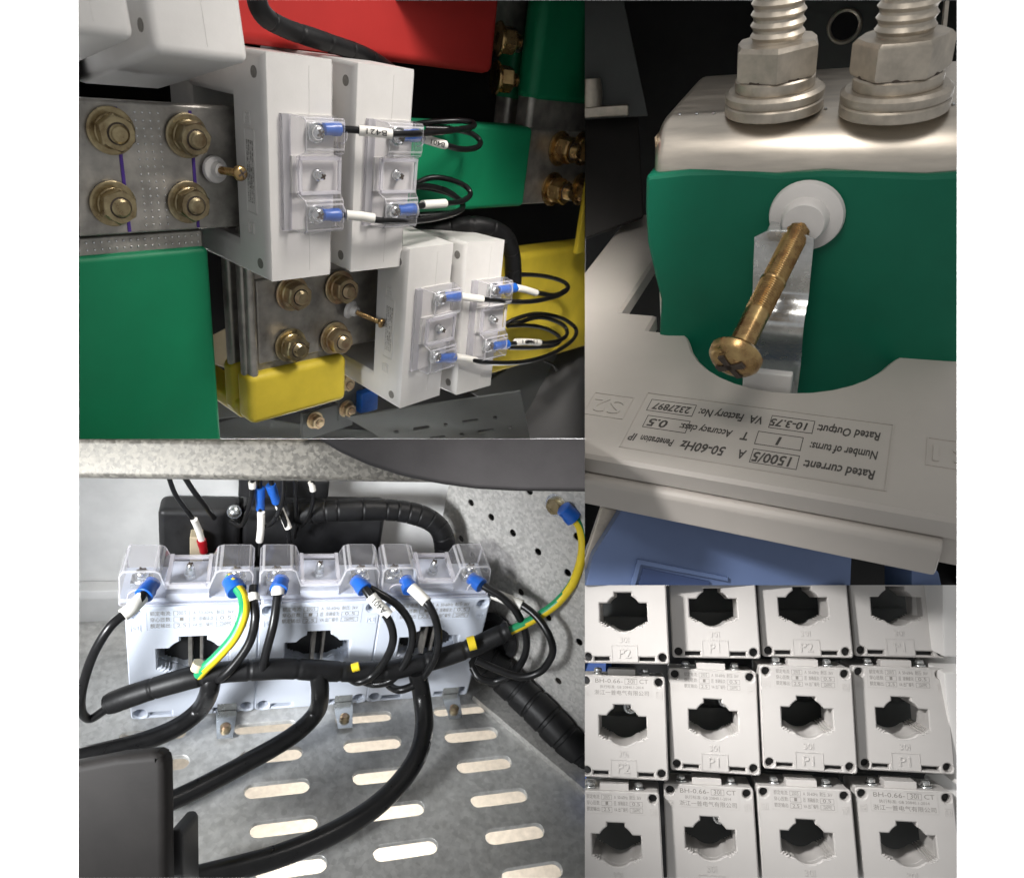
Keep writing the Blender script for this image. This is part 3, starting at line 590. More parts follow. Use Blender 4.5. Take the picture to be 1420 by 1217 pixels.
# button, screw and steel clip
p = FB.P(1119, 297, 1, .294); q = FB.P(1022, 490, 1, .075); d = q-p
cs = thing('clamp_screw', 'long gold screw in a white button pressing on the green sleeve', 'screw', FB, p, 'clamp screws')
part('button', lathe([(.047, 0), (.049, .004), (.047, .011), (.043, .013), (.031, .016), (.029, .028), (.026, .032)], p-Vector((0, .001, 0)), (0, -1, 0), 40), 'milky_plastic', cs)
part('shank', join(stud(p, d, .0160, d.length*.5, .0034), lathe([(.0155, d.length*.5), (.0172, d.length*.505), (.0172, d.length*.512), (.0166, d.length*.52)], p, d, 24), stud(p+d*.515, d, .0166, d.length*.22, .0034), lathe([(.0158, d.length*.72), (.0162, d.length*.73), (.0162, d.length*.99)], p, d, 24)), 'gold_screw', cs, angle=50)
cross_screw(.034, .028, q-d.normalized()*.006, d, 'gold_screw', cs, washer=False, name='head')
cl = thing('clamp_clip', 'bent bright steel clip behind the long gold screw', 'clip', FB, (.15, .19, 0))
def strip(path, x0, x1, th, cham=0):
    bm = bmesh.new(); P = crom([Vector((0, y, z)) for y, z in path], 6); rows = []
    for i, c in enumerate(P):
        t = (P[min(i+1, len(P)-1)]-P[max(i-1, 0)]).normalized(); n = Vector((0, -t.z, t.y)); rows.append([bm.verts.new((x, c.y+n.y*o, c.z+n.z*o)) for x, o in ((x0, 0), (x1, 0), (x1, th), (x0, th))])
    for a, b in zip(rows, rows[1:]):
        for k in range(4): bm.faces.new((a[k], a[(k+1) % 4], b[(k+1) % 4], b[k]))
    bm.faces.new(rows[0][::-1]); bm.faces.new(rows[-1]); bmesh.ops.recalc_face_normals(bm, faces=bm.faces[:]); return bm
def zz(v, y, u=1085): return FB.P(u, v, 1, y).z
ys = .252; xa, xb = FB.P(1043, 400, 1, ys).x, FB.P(1122, 400, 1, ys).x
zf = zz(345, .225); tt_ = (zf+.002-p.z)/d.z; hx, hy = p.x+d.x*tt_, p.y+d.y*tt_
part('strip', strip([(ys, zf), (ys+.002, zz(385, ys)), (ys+.004, zz(412, ys)), (ys-.016, zz(436, ys-.016)), (ys-.022, zz(458, ys-.022)), (ys-.012, zz(482, ys)), (ys-.010, zz(505, ys)), (ys-.02, -.05)], xa, xb, .004), 'bright_zinc', cl, angle=60)
zc = zz(320, ys)
part('top_plate', prism([(xa, zf-.002), (xb, zf-.002), (xb, zf+.004), (xb-.020, zc), (xa+.016, zc), (xa, zf+.004)], 1, ys-.003, ys+.001, .0006), 'bright_zinc', cl)
part('flange', prism([(xa+.016, ys), (xb-.020, ys), (xb-.020, ys+.034), (xa+.016, ys+.034)], 2, zc-.004, zc+.0005, .0006), 'bright_zinc', cl)
part('tab', bx(xa+.004, xb-.004, .186, .2, -.03, .020, .003), 'white_plastic', cl, 'pale plastic tab at the foot of the clip')
# dark cabinet behind
fb = facing(1069, 180, .62)
struct('cabinet_back_panel', bx(-.75, .75, .25, .27, -1.3, .75), 'dark_board', fb)
housing('light_block_side', 'B', .1, .95, 'dark_board', 'TR')  # added unseen walls, cut light from above and the right
struct('cabinet_back_panel', uvbox(800, 640, 1340, 830, .32, .02), 'dark_board', W0)
hp = facing(1215, 60, .40)
solo('steel_upright', sheet([(-.135, -.16), (.165, -.16), (.165, .25), (-.135, .25)], [circ(-.055, .042, .026, 24)], .004, .001, Matrix(((1, 0, 0, 0), (0, 0, 1, 0), (0, 1, 0, 0), (0, 0, 0, 1)))), 'dark_sheet', hp, 'grey steel upright with one round hole behind the big bolts', 'upright')
solo('hole_collar', tube([Vector((-.055+.028*math.cos(a), -.004, .042+.028*math.sin(a))) for a in [k*math.pi/12 for k in range(25)]], .004, 8, 2), 'grey_zinc', hp, 'pressed collar round the hole behind the big bolts', 'collar')
solo('steel_edge', uvpoly([(1312, -10), (1318, -10), (1306, 118), (1300, 118)], .1, .006, .001), 'grey_zinc', W0, 'narrow bright steel edge in the upper right corner', 'bracket')
lf = thing('terminal_bracket', 'blurred steel bracket with a nut in the dark upper left', 'bracket', facing(840, 80, .42), (0, 0, -.1))
part('plate', prism([(-.08, .15), (.02, .15), (.085, -.11), (-.08, -.11)], 1, .0, .012, .002), 'dark_sheet', lf)
part('foot', bx(-.08, .045, -.035, .0, -.105, -.085, .004), 'grey_zinc', lf)
part('stud', lathe([(.022, 0), (.024, .02), (.02, .05)], (-.03, -.02, -.085), (0, 0, 1), 16), 'grey_zinc', lf)
solo('dark_rail', uvpoly([(811, 150), (885, 150), (893, 300), (811, 330)], .5, .02, .004), 'charcoal_paint', W0, 'dark rail between the blurred bracket and the grey transformer arm', 'rail')

# ------------------------------------------------------------------ the small block transformer of the two lower groups (unit: hole spacing 106 across)
def window_outline(s, n=10):
    h = [(12.5, 29), (12.5, 23.4)]
    h += [(26.5*math.cos(a), 26.5*math.sin(a)) for a in [math.radians(62-k*(62-31)/n) for k in range(1, n)]] + [(23, 13.6), (34.2, 13.6), (34.2, -13.4), (30.2, -13.4), (31.2, -15.6), (27.0, -15.2), (28.0, -17.6), (23.8, -17.0), (24.6, -19.4), (20.6, -19.0)]
    h += [(27.5*math.cos(a)*.95, -27*math.sin(a)) for a in [math.radians(44+k*(90-44)/n) for k in range(1, n+1)]]
    return [(x*s, y*s) for x, y in h]+[(-x*s, y*s) for x, y in h[::-1][1:]]
BACK_LINES = [('执行标准: GB 20840.1-2014', .74, .62), ('浙江一普电气有限公司', .92, .86)]
FRONT_LINES = [('额定电流:', '200/5', 'A  50-60Hz  耐压: 3kV'), ('穿心匝数:', '1', '匝  准确级次:', '0.5'), ('额定输出:', '2.5', 'VA 出厂编号:', '2260992')]
def small_ct(frame, label, group, s, plastic, mark, back, depth, tall=0., ink='pale_ink', terminals=True, lower_slots=True, ssign=('S1', 'S2'), relief=True):
    """frame origin: centre of the lower left corner hole; x right, y into depth, z up; s = size of one unit"""
    W, H = 106*s, (123.6+tall)*s; cxx, cz = W*.497, H-123.6*s*.496
    t = thing('current_transformer', label, 'transformer', frame, (W/2, 0, -8*s), group)
    XZ = Matrix(((1, 0, 0, 0), (0, 0, -1, 0), (0, 1, 0, 0), (0, 0, 0, 1)))     # sheet xy -> xz, its front to -y
    hole = [(x+cxx, z+cz) for x, z in window_outline(s)]
    def rr(x0, x1, z0, z1, r, n=4):
        out = []
        for (cx_, cz_, a0) in ((x1-r, z1-r, 0), (x0+r, z1-r, 90), (x0+r, z0+r, 180), (x1-r, z0+r, 270)):
            out += [(cx_+r*math.cos(math.radians(a0+90*k/n)), cz_+r*math.sin(math.radians(a0+90*k/n))) for k in range(n+1)]
        return out
    holes = [circ(a, b, 6.1*s, 18) for a in (0, W) for b in (0, H)]
    if lower_slots: holes += [[(x0, -5.2*s), (x1, -5.2*s), (x1, .6*s), (x0, .6*s)] for x0, x1 in ((9*s, 31*s), (W-33*s, W-11*s))]
    px0, px1, pz0, pz1 = cxx-18.5*s, cxx+18.5*s, -6*s, 17*s
    fr = part('front_shell', sheet(rr(-9*s, W+9*s, -8.4*s, H+8.4*s, 4*s), [hole]+holes, 14*s, 1.6*s, XZ), plastic, t, angle=40)
    part('core_tunnel', sheet(rr(-8.2*s, W+8.2*s, -7.4*s, H+7.4*s, 3*s), [[(cxx+(x-cxx)*1.012, cz+(z-cz)*1.012) for x, z in hole]], depth-14.4*s, .6*s, Matrix.Translation((0, 14.2*s, 0)) @ XZ), plastic, t, angle=40)
    for a in (0, W):
        for b in (0, H): part('hole_bottom', lathe([(5.9*s, 0), (5.9*s, .4*s)], (a, 13.0*s, b), (0, 1, 0), 16), 'black_plastic', t, weighted=False)
    if lower_slots:
        for a, b in ((9*s, 31*s), (W-33*s, W-11*s)): part('slot_bottom', bx(a, b, 11*s, 12*s, -5.2*s, .6*s), 'black_plastic', t, weighted=False)
    FX = Matrix(((1, 0, 0), (0, 0, -1), (0, 1, 0))).to_4x4()
    def put(bm, x, y, z): M = FX.copy(); M.translation = (x, y, z); return moved(bm, M)
    def lines(x0, x1, z0, z1, th, proud=.5*s): return join(bx(x0, x1, -proud, s, z0, z0+th), bx(x0, x1, -proud, s, z1-th, z1), bx(x0, x0+th, -proud, s, z0+th, z1-th), bx(x1-th, x1, -proud, s, z0+th, z1-th))
    if relief:
        e = part('marking_plate', lines(px0, px1, pz0, pz1, .8*s, .8*s), plastic, t)
        part('lettering', put(text_bm(mark, 19*s, .9*s), cxx, -.3*s, (pz0+pz1)/2-.5*s), plastic, e, weighted=False)
        part('size_mark', put(text_bm('30I', 12*s, .6*s), cxx, -.25*s, cz-38*s), plastic, t, weighted=False)
    nx0, nx1, nz0, nz1 = 9.5*s, W-11*s, H-21*s, H+6*s
    npl = part('nameplate', lines(nx0, nx1, nz0, nz1, .7*s, .35*s), plastic, t)
    part('plate_field', bx(nx0+s, nx1-s, -.12*s, .5*s, nz0+s, nz1-s), plastic, npl, weighted=False)
    bms = []; ww = nx1-nx0
    if back:
        for txt, a, b in (('BH-0.66-', .05, .52), ('30I', .60, .72), ('CT', .80, .95)): bms.append(put(text_bm(txt, 8.6*s, .03*s, width=(b-a)*ww), nx0+(a+b)/2*ww, -.2*s, nz1-5.6*s))
        for i, (txt, k, hgt) in enumerate(BACK_LINES, 1): bms.append(put(text_bm(txt, 7.4*s*hgt*1.15, .03*s, width=ww*k), (nx0+nx1)/2, -.2*s, nz1-(5.6+8.2*i)*s))
        bms.append(put(join(*[bx(a, b, c, d, -.02*s, .06*s) for a, b, c, d in ((-9*s, 9*s, -4*s, -3.5*s), (-9*s, 9*s, 3.5*s, 4*s), (-9*s, -8.5*s, -3.6*s, 3.6*s), (8.5*s, 9*s, -3.6*s, 3.6*s))]), nx0+.66*ww, -.2*s, nz1-5.6*s))
    else:
        for i, cells in enumerate(FRONT_LINES):
            zc = nz1-(5.2+8.1*i)*s; xs = [(.04, .27), (.29, .46), (.49, .95)] if len(cells) == 3 else [(.04, .27), (.29, .46), (.49, .73), (.75, .96)]
            for k, (c, (a, b)) in enumerate(zip(cells, xs)):
                boxed = k in (1, 3); wd = (b-a)*ww*(.6 if boxed and len(c) > 2 else .25 if boxed else .97)
                bms.append(put(text_bm(c, 6.2*s, .03*s, width=wd), nx0+(a+b)/2*ww, -.2*s, zc))
                if boxed: bms.append(put(join(*[bx(p, q, g, h_, -.02*s, .06*s) for p, q, g, h_ in ((-(b-a)*ww/2, (b-a)*ww/2, -3.2*s, -2.8*s), (-(b-a)*ww/2, (b-a)*ww/2, 2.8*s, 3.2*s), (-(b-a)*ww/2, -(b-a)*ww/2+.4*s, -3*s, 3*s), ((b-a)*ww/2-.4*s, (b-a)*ww/2, -3*s, 3*s))]), nx0+(a+b)/2*ww, -.2*s, zc))
    part('lettering', join(*bms), ink, npl, weighted=False)
    for x, txt in ((0, ssign[0]), (W, ssign[1])):
        e = part('terminal_mark', lines(x-4.6*s, x+4.6*s, H-22*s, H-12.5*s, .6*s), plastic, t)
        part('lettering', put(text_bm(txt, 7.5*s, .4*s), x, -.2*s, H-17.3*s), plastic, e, weighted=False)
    if terminals:
        part('terminal_block', bx(cxx-21*s, cxx+20*s, 8*s, 40*s, H+7*s, H+17*s, 1*s), plastic, t)
        for x in (cxx-36*s, cxx+34*s):
            c = part('terminal_screw', lathe([(5.5*s, 0), (6*s, 1.5*s), (6*s, 4*s), (4*s, 6*s)], (x, 20*s, H+11.5*s), (0, 0, 1), 18), 'bright_zinc', t)
            part('washer', lathe([(7.5*s, 0), (8*s, 1*s), (8*s, 2*s), (7.4*s, 3*s)], (x, 20*s, H+7.4*s), (0, 0, 1), 18), 'bright_zinc', c)
    return t

# ================================================================== GROUP C: three transformers on a perforated floor plate in a cabinet
CUR[0] = 'C'
CW, CHH = .2018, .2567; s = CW/124.
def Cp(u, v, y): return FC.P(u, v, 1, y)
for i, lb in enumerate(('leftmost of the three pale transformers on the slotted floor plate', 'middle of the three pale transformers on the slotted floor plate', 'rightmost of the three pale transformers on the slotted floor plate')):
    f = FC.sub((i*CW+9*s, 0, 8.4*s)); tall = (CHH/s-16.8)-123.6
    t = small_ct(f, lb, 'pale transformers standing in a row', s, 'pale_plastic', 'P1', False, .10, tall, terminals=False, relief=False, ssign=('S1', 'S2'))
    o = (-9*s+.004, 0.004, CHH-8.4*s)
    terminal_cover(t, (-9*s-.004+(0 if i else -.004), .088, CHH-8.4*s+.004), (1, 0, 0), (0, 0, 1), (0, -1, 0), CW-.004, .06, .084, 'pale_plastic', flange=False)
    wz = (CHH/s-16.8-123.6*.496)*s; wx = 106*s*.497
    part('window_shade_box', bx(wx-30*s, wx+30*s, .034, .098, wz-24*s, wz+24*s), 'black_plastic', t)  # black box added as painted shade inside the window
    part('core_strip', join(bx(wx-6*s, wx-2*s, .012, .095, wz-24*s, wz+27*s, .001), bx(wx+5*s, wx+8*s, .016, .095, wz-24*s, wz+27*s, .001)), 'tin_plate', t)
    fx = (.155, .158, .165)[i]-9*s
    br = part('foot_bracket', join(bx(fx-.016, fx+.016, -.001, .001, -.01, .012), prism([(fx-.018, -.002), (fx+.018, -.002), (fx+.013, -.06), (fx-.013, -.06)], 2, -.0085, -.0055)), 'bright_zinc', t)
    part('screw', lathe([(.009, 0), (.009, .006), (.005, .009)], (fx, -.04, -.0055), (0, 0, 1), 14), 'copper_zinc', br)
# floor plate with slots
def slot(x, y, L=.104, r=.0145, n=8):
    return [(x+L-r+r*math.cos(a), y+r*math.sin(a)) for a in [math.radians(-90+180*k/n) for k in range(n+1)]]+[(x+r+r*math.cos(a), y+r*math.sin(a)) for a in [math.radians(90+180*k/n) for k in range(n+1)]]
sl = []
for j, y in enumerate((-.034, -.093, -.158, -.226, -.294, -.362, -.43)):
    for i, x in enumerate((-.19, -.010, .172, .355, .541)):
        xx = x+.0105*(j-1)+(.008 if i < 3 else 0); sl.append(slot(xx, y-(0.003 if i == 2 else 0), r=.0135 if j else .011))
floor = struct('floor_plate', sheet([(-.34, -.6), (.786, -.225), (.69, .0), (.56, .26), (-.34, .26)][:1]+[(1.02, -.6), (.69, -.01), (.56, .25), (-.34, .25)], sl, .010, .0008), 'galvanised_floor', FC)
struct('ground', bx(-1.0, 1.6, -1.2, .9, -.42, -.40), 'stone_floor', FC)
# edge strip and right wall
p0, p1 = Vector((.69, .017, 0)), Vector((.808, -.152, 0)); wd = (p1-p0).normalized()
fw = FC.sub(p0, (90, 0, math.degrees(math.atan2(wd.y, wd.x))))           # x along the wall, y up, z towards the room
hw_ = []
for u, v in ((653, 697), (681, 717), (711, 739), (746, 765), (787, 794), (639, 747), (722, 821), (760, 856), (803, 890), (774, 944), (734, 681), (672, 788), (800, 744), (655, 770)):
    q = fw.P(u, v, 2, 0); hw_.append(circ(q.x, q.y, .0075, 14))
struct('cabinet_wall', sheet([(-.245, -.02), (.75, -.02), (.75, .95), (-.245, .95)], hw_, .003, .0004), 'galvanised', fw)
struct('cabinet_wall', bx(-.245, .75, -.02, .95, -.06, -.05), 'dark_board', fw)
struct('floor_lip', bx(-.02, .75, 0, .012, .006, .05), 'galvanised', fw.sub((0, 0, .03)))
struct('cabinet_wall', bx(-.40, .56, .245, .255, -.01, .75), 'pale_steel', FC)
struct('wall_fold', bx(-.40, .12, .215, .244, .083, .105, .003), 'pale_steel', FC)
# beam across the top and the dark rounded housing before it
bmf = Frame((0, -.06, 0), (0, .7, 0)); k = .94/1000
struct('beam', join(prism([(0, (608.5-666)*k), (.012, (608.5-671)*k), (.10, (608.5-668)*k), (.10, (608.5-600)*k), (.008, (608.5-613)*k), (0, (608.5-618)*k)], 0, -.66, .2, .004, 3)), 'spangled_zinc', bmf)
struct('beam_top_trim', prism([(-.010, (608.5-612)*k), (-.010, (608.5-596)*k), (.05, (608.5-596)*k), (.05, (608.5-612)*k)], 0, -.66, .2, .003), 'bright_plastic', bmf)
dk = [(430, 596), (442, 610), (470, 627), (510, 645), (560, 661), (610, 671), (660, 678), (720, 681), (840, 682), (840, 560), (430, 560)]
solo('curved_housing', uvpoly(dk, -.12, .05, .006, 3), 'satin_grey', W0, 'large dark rounded housing across the top right', 'housing')
solo('window_shade_board', bx(.0, .6, .112, .122, .0, .235, .002), 'black_plastic', FC, 'black board added behind the three pale transformers to darken their windows', 'board', (.3, .112, 0))  # added black board, stands in for the darkness inside the windows
# things on the back wall
def Bk(u, v, y=.2): return FC.P(u, v, 1, y)
def bkbox(name, label, cat, u0, v0, u1, v1, y0, y1, m, bev=.004):
    a, b = Bk(u0, v0, y0), Bk(u1, v1, y0); c = Bk(u0, v1, y0)
    return solo(name, bx(a.x, b.x, y0, y1, min(b.z, c.z), a.z, bev, 3), m, FC, label, cat, ((a.x+b.x)/2, y1, b.z))
bkbox('relay', 'black relay block behind the leftmost pale transformer', 'relay', 218, 708, 330, 800, .19, .244, 'black_plastic', .012)
bkbox('relay', 'black relay block behind the middle pale transformer', 'relay', 336, 702, 522, 800, .20, .244, 'black_plastic', .010)
bkbox('terminal_strip', 'black terminal strip right under the spangled beam', 'terminal strip', 331, 664, 455, 690, .19, .244, 'black_plastic')
bkbox('ivory_block', 'ivory block between black relay and red lug', 'block', 263, 745, 280, 790, .165, .19, 'ivory_plastic', .002)
tt = thing('dome_bolt', 'shiny domed bolt on the black relay', 'bolt', FC, Bk(325, 709, .185)); part('head', lathe([(.011, 0), (.0105, .005), (.007, .009), (.002, .011)], Bk(325, 709, .188), (0, -1, .2), 18), 'bright_zinc', tt)
part('washer', lathe([(.013, 0), (.013, .002)], Bk(325, 709, .189), (0, -1, .2), 18), 'bright_zinc', tt)
bundle('black ribbed sleeve curving along the back wall', FC, [Bk(400, 712, .17), Bk(455, 708, .16), Bk(510, 706, .16), Bk(560, 709, .16), Bk(598, 722, .15), Bk(615, 745, .14), Bk(618, 790, .13)], .021, .022)
wr = .0070
def cw(label, pts, lug=None, slv=None, r=wr, lm='blue_lug', words=None, flip=False, group='wires of the pale transformers', m='black_cable'):
    return wire('control_wire', label, FC, [Cp(*p) for p in pts], r, m, [Cp(*p) for p in lug] if lug else None, [Cp(*p) for p in slv] if slv else None, group, lm, words, flip)
bgw = 'wires hanging from under the beam'
cw('thin black wire ending in a red lug behind the clear covers', [(232, 655, .12), (243, 685, .13), (262, 712, .14), (276, 735, .15), (283, 765, .155)], ((283, 766, .154), (279, 748, .15)), [(269, 720, .14), (275, 734, .148), (280, 750, .15)], .004, 'red_lug', group=bgw)
cw('second thin black wire beside the one with the red lug', [(252, 655, .12), (268, 680, .13), (285, 702, .15), (297, 718, .17)], r=.0045, group=bgw)
cw('black wire with a long blue lug and white sleeve above the clear covers', [(360, 665, .14), (360, 690, .14), (362, 730, .13), (361, 770, .13)], ((361, 708, .14), (360, 676, .14)), [(362, 710, .13), (362, 730, .13), (360, 750, .13)], .0045, group=bgw)
cw('black wire with a tilted blue lug and white sleeve above the clear covers', [(374, 660, .14), (383, 692, .14), (394, 720, .13), (401, 742, .13), (402, 770, .13)], ((384, 698, .14), (375, 672, .14)), [(386, 700, .14), (393, 716, .135), (400, 732, .13)], .0045, group=bgw)
cw('black wire bending left under the terminal strip', [(350, 655, .13), (350, 680, .13), (345, 705, .13), (335, 728, .15), (320, 722, .17)], None, [(349, 668, .13), (350, 672, .13), (350, 676, .13)], .0042, group=bgw)
cw('black wire curling between the two blue lugs', [(393, 660, .13), (392, 690, .12), (384, 715, .12), (372, 728, .13), (358, 726, .15)], r=.0042, group=bgw)
cw('straight thin black wire right of the tilted blue lug', [(409, 660, .13), (410, 690, .13), (411, 720, .15), (408, 745, .17)], r=.0036, group=bgw)
cw('thin black wire farthest right under the terminal strip', [(433, 660, .13), (434, 690, .13), (428, 715, .14), (412, 735, .17)], None, [(431, 668, .13), (433, 674, .13), (434, 680, .13)], .0036, group=bgw)
# wires leaving the clear covers
cw('black wire from the leftmost terminal looping down the left edge', [(213, 805, .02), (203, 818, -.005), (190, 838, -.03), (170, 853, -.045), (150, 872, -.06), (128, 910, -.07), (114, 955, -.07), (113, 985, -.06), (124, 996, -.05), (142, 986, -.05), (160, 972, -.05)],
   ((213, 806, .02), (199, 826, -.012)), [(197, 828, -.015), (184, 842, -.034), (170, 853, -.045)])
cw('black wire with a white collar beside the green and yellow wire', [(352, 812, .0), (351, 830, -.02), (354, 856, -.045), (347, 888, -.06), (330, 915, -.07), (308, 938, -.075), (292, 942, -.06)], None, [(351, 825, -.015), (351, 829, -.02), (352, 833, -.024)], .0072)
cw('black wire hanging straight from the middle transformer left terminal', [(390, 800, .02), (387, 812, .0), (384, 832, -.02), (379, 865, -.045), (370, 900, -.06), (362, 935, -.07)], ((391, 802, .02), (386, 818, -.006)), [(386, 817, -.005), (385, 820, -.009), (385, 824, -.012)], .0072)
cw('black wire with sleeve marked A401 from the middle transformer', [(492, 800, .02), (503, 812, 0), (514, 827, -.02), (530, 846, -.04), (542, 866, -.055), (545, 888, -.065), (536, 912, -.07), (518, 935, -.07), (498, 945, -.07), (484, 940, -.05)],
   ((492, 802, .02), (506, 818, -.006)), [(514, 826, -.02), (525, 839, -.033), (539, 853, -.045)], words='A401', flip=True)
cw('second black wire sharing the terminal of the sleeve marked A401', [(506, 812, .01), (525, 822, -.005), (550, 838, -.02), (568, 862, -.035), (572, 888, -.05), (562, 918, -.06), (543, 942, -.065), (520, 948, -.06), (500, 943, -.04)])
cw('black wire with white sleeve from the rightmost transformer left terminal', [(562, 800, .02), (567, 812, 0), (580, 824, -.02), (594, 838, -.04), (605, 862, -.055), (608, 890, -.065), (600, 918, -.07), (580, 945, -.07), (556, 956, -.07), (540, 950, -.05), (536, 938, -.04)],
   ((562, 802, .02), (569, 818, -.006)), [(570, 814, -.006), (581, 824, -.02), (592, 835, -.036)])
cw('black wire from the rightmost terminal dropping in a wide loop', [(655, 800, .02), (672, 813, 0), (695, 827, -.02), (716, 848, -.04), (729, 878, -.05), (728, 908, -.06), (712, 932, -.06), (688, 944, -.05), (665, 940, -.04), (655, 925, -.02)], ((652, 800, .02), (668, 812, -.004)))
cw('black wire with white sleeve looping farthest right on the rightmost transformer', [(672, 815, .02), (690, 826, .0), (722, 838, -.03), (745, 856, -.06), (762, 882, -.09), (766, 906, -.10), (750, 930, -.10), (722, 938, -.09), (690, 928, -.07), (660, 915, -.05)], None, [(684, 823, .01), (704, 831, -.013), (724, 839, -.032)])
# green and yellow earth wires
def earth(label, pts, r, lug=None, side=(1, 0, 0)):
    sd = FC.R.transposed() @ Vector(side)
    P = [Cp(*p) for p in pts]; t = thing('earth_wire', label, 'wire', FC, P[0], 'earth wires')
    part('conductor', tube(P, r, 16, 8, None, lambda q: q.dot(sd) > 0), ['earth_green', 'earth_yellow'], t, angle=60)
    if lug:
        a, b = Cp(*lug[0]), Cp(*lug[1]); L = (b-a).length; part('lug', lathe([(r*1.2, 0), (r*1.7, L*.08), (r*1.65, L*.45), (r*1.85, L*.6), (r*1.9, L*.97), (r*1.75, L)], a, b-a, 18), 'blue_lug', t)
    return t
earth('green and yellow striped wire hanging in front of the leftmost transformer', [(318, 800, .02), (327, 812, .0), (337, 828, -.02), (338, 852, -.045), (325, 882, -.06), (303, 908, -.07), (285, 925, -.075), (276, 935, -.07)], .0085, ((319, 803, .02), (329, 820, -.006)))
solo('wire_end_cap', tube([Cp(276, 918, -.07), Cp(272, 928, -.072)], .009), 'ivory_plastic', FC, 'pale end at the foot of the hanging striped wire', 'cap', tuple(Cp(276, 918, -.07)))
earth('green and yellow striped wire running up the perforated wall', [(690, 882, -.05), (712, 872, -.05), (745, 855, -.05), (775, 833, -.05), (797, 803, -.05), (808, 765, -.045), (806, 735, -.03), (796, 718, -.02), (784, 708, -.01)], .0085, ((780, 703, -.01), (796, 719, -.02)), (-.35, 0, -1))
eb = thing('earth_bolt', 'brass bolt of the striped wire on the perforated wall', 'bolt', fw, fw.P(772, 700, 2, .0))
q = fw.P(772, 700, 2, 0); part('washer', lathe([(.022, 0), (.022, .003)], q, (0, 0, 1), 20), 'bright_zinc', eb); part('head', hexnut(q+Vector((0, 0, .003)), (0, 0, 1), .028, .010), 'brass_zinc', eb, angle=20)
# the wrapped harness and the thick cables
H = [(150, 976, -.05), (185, 963, -.055), (240, 946, -.06), (285, 935, -.06), (340, 929, -.06), (400, 927, -.06), (480, 931, -.055), (540, 929, -.055), (600, 915, -.05), (655, 897, -.05), (707, 873, -.05)]
bundle('thick black taped harness across the three pale transformers', FC, [Cp(*p) for p in H], .0175, .075, 'cable_harness', 34)
for u, v, lb in ((493, 930, 'short yellow band showing on the harness by the middle wires'), (654, 897, 'yellow band showing on the harness before the perforated wall')):
    w_ = .0125 if u > 600 else .0075; a = Cp(u-5, v-4, -.062); b = Cp(u+5, v-7, -.062); solo('yellow_band', tube([a, (a+b)/2, b], w_, 16, 3), 'earth_yellow', FC, lb, 'band', tuple(a))
def Cz(u, v, z): return FC.P(u, v, 2, z)
def cable(label, P, r): solo('power_cable', tube(P, r, 16, 10), 'black_cable', FC, label, 'cable', tuple(P[0]), 'thick cables leaving the harness', 60)
cable('thick black cable leaving the harness to the left edge', [Cp(291, 935, -.06), Cp(291, 955, -.07), Cz(278, 982, .08), Cz(245, 1008, .06), Cz(190, 1030, .05), Cz(95, 1053, .045)], .0152)
cable('thick black cable ending behind the dark box', [Cp(441, 930, -.06), Cp(444, 960, -.075), Cz(438, 988, .07), Cz(405, 1020, .05), Cz(340, 1058, .04), Cz(270, 1095, .035), Cz(215, 1120, .035)], .0152)
cable('longest thick black cable sweeping to the bottom edge', [Cp(578, 930, -.06), Cp(585, 965, -.075), Cz(588, 1010, .07), Cz(575, 1055, .06), Cz(535, 1105, .05), Cz(470, 1150, .05), Cz(380, 1188, .05), Cz(240, 1225, .05)], .0165)
# corrugated conduit down the right wall
P = [Cp(u, v, y) for u, v, y in ((655, 900, .03), (690, 930, .0), (722, 960, -.04), (760, 997, -.10), (800, 1042, -.16), (840, 1092, -.21))]
solo('corrugated_conduit', tube(P, .033, 18, 40, lambda q, t: 1.0 if (q % .042) < .034 else .93), 'black_wrap', FC, 'black ribbed conduit along the foot of the perforated wall', 'conduit', tuple(P[0]), angle=50)
g = fw.P(690, 880, 2, .004); solo('grommet', lathe([(.05, 0), (.052, .006), (.04, .014), (.034, .006)], g, (0, 0, 1), 24), 'black_plastic', fw, 'round black grommet where the harness meets the wall', 'grommet', tuple(g))
# dark box in the foreground
solo('foreground_box', uvpoly([(60, 1068), (109, 1060), (160, 1050), (214, 1045), (224, 1050), (228, 1062), (230, 1260), (60, 1260)], -.12, .03, .010, 3), 'charcoal_paint', W0, 'dark grey box filling the bottom left corner', 'box')
solo('box_foot', uvpoly([(236, 1150), (249, 1150), (253, 1158), (254, 1260), (236, 1260)], -.08, .05, .004), 'black_plastic', W0, 'narrow black foot beside the dark corner box', 'foot')

# ================================================================== GROUP D: stacked grey transformers seen head on
CUR[0] = 'D'
GRID = {'11': ((.1099, .0435, -.3151), (-12.97, -2.60, -11.26)), '12': ((.2450, .0611, -.3126), (-12.44, -2.53, -11.33)), '13': ((.3751, .0542, -.3092), (-11.71, -2.42, -11.34)), '14': ((.5066, .0460, -.3062), (-10.65, -2.01, -11.58)),
        '21': ((.1081, .0413, -.4784), (-12.78, -1.75, -10.28)), '22': ((.2373, .0372, -.4674), (-10.90, -.97, -10.39)), '23': ((.3629, .0146, -.4550), (-8.65, -1.04, -10.46)), '24': ((.4965, .0128, -.4555), (-9.20, -1.35, -10.51)),
        '31': ((.0950, .0039, -.6316), (-12.46, -3.14, -10.64)), '32': ((.2270, .0109, -.6257), (-12.19, -2.28, -11.14)), '33': ((.3532, -.0145, -.6161), (-11.65, -2.47, -11.32)), '34': ((.4838, -.0292, -.6112), (-11.72, -2.34, -11.66))}
KIND = {'11': ('P2', 1), '12': ('P1', 0), '13': ('P2', 1), '14': ('P1', 0), '21': ('P2', 1), '22': ('P1', 0), '23': ('P1', 0), '24': ('P1', 0), '31': ('P1', 0), '32': ('P2', 1), '33': ('P1', 0), '34': ('P2', 1)}
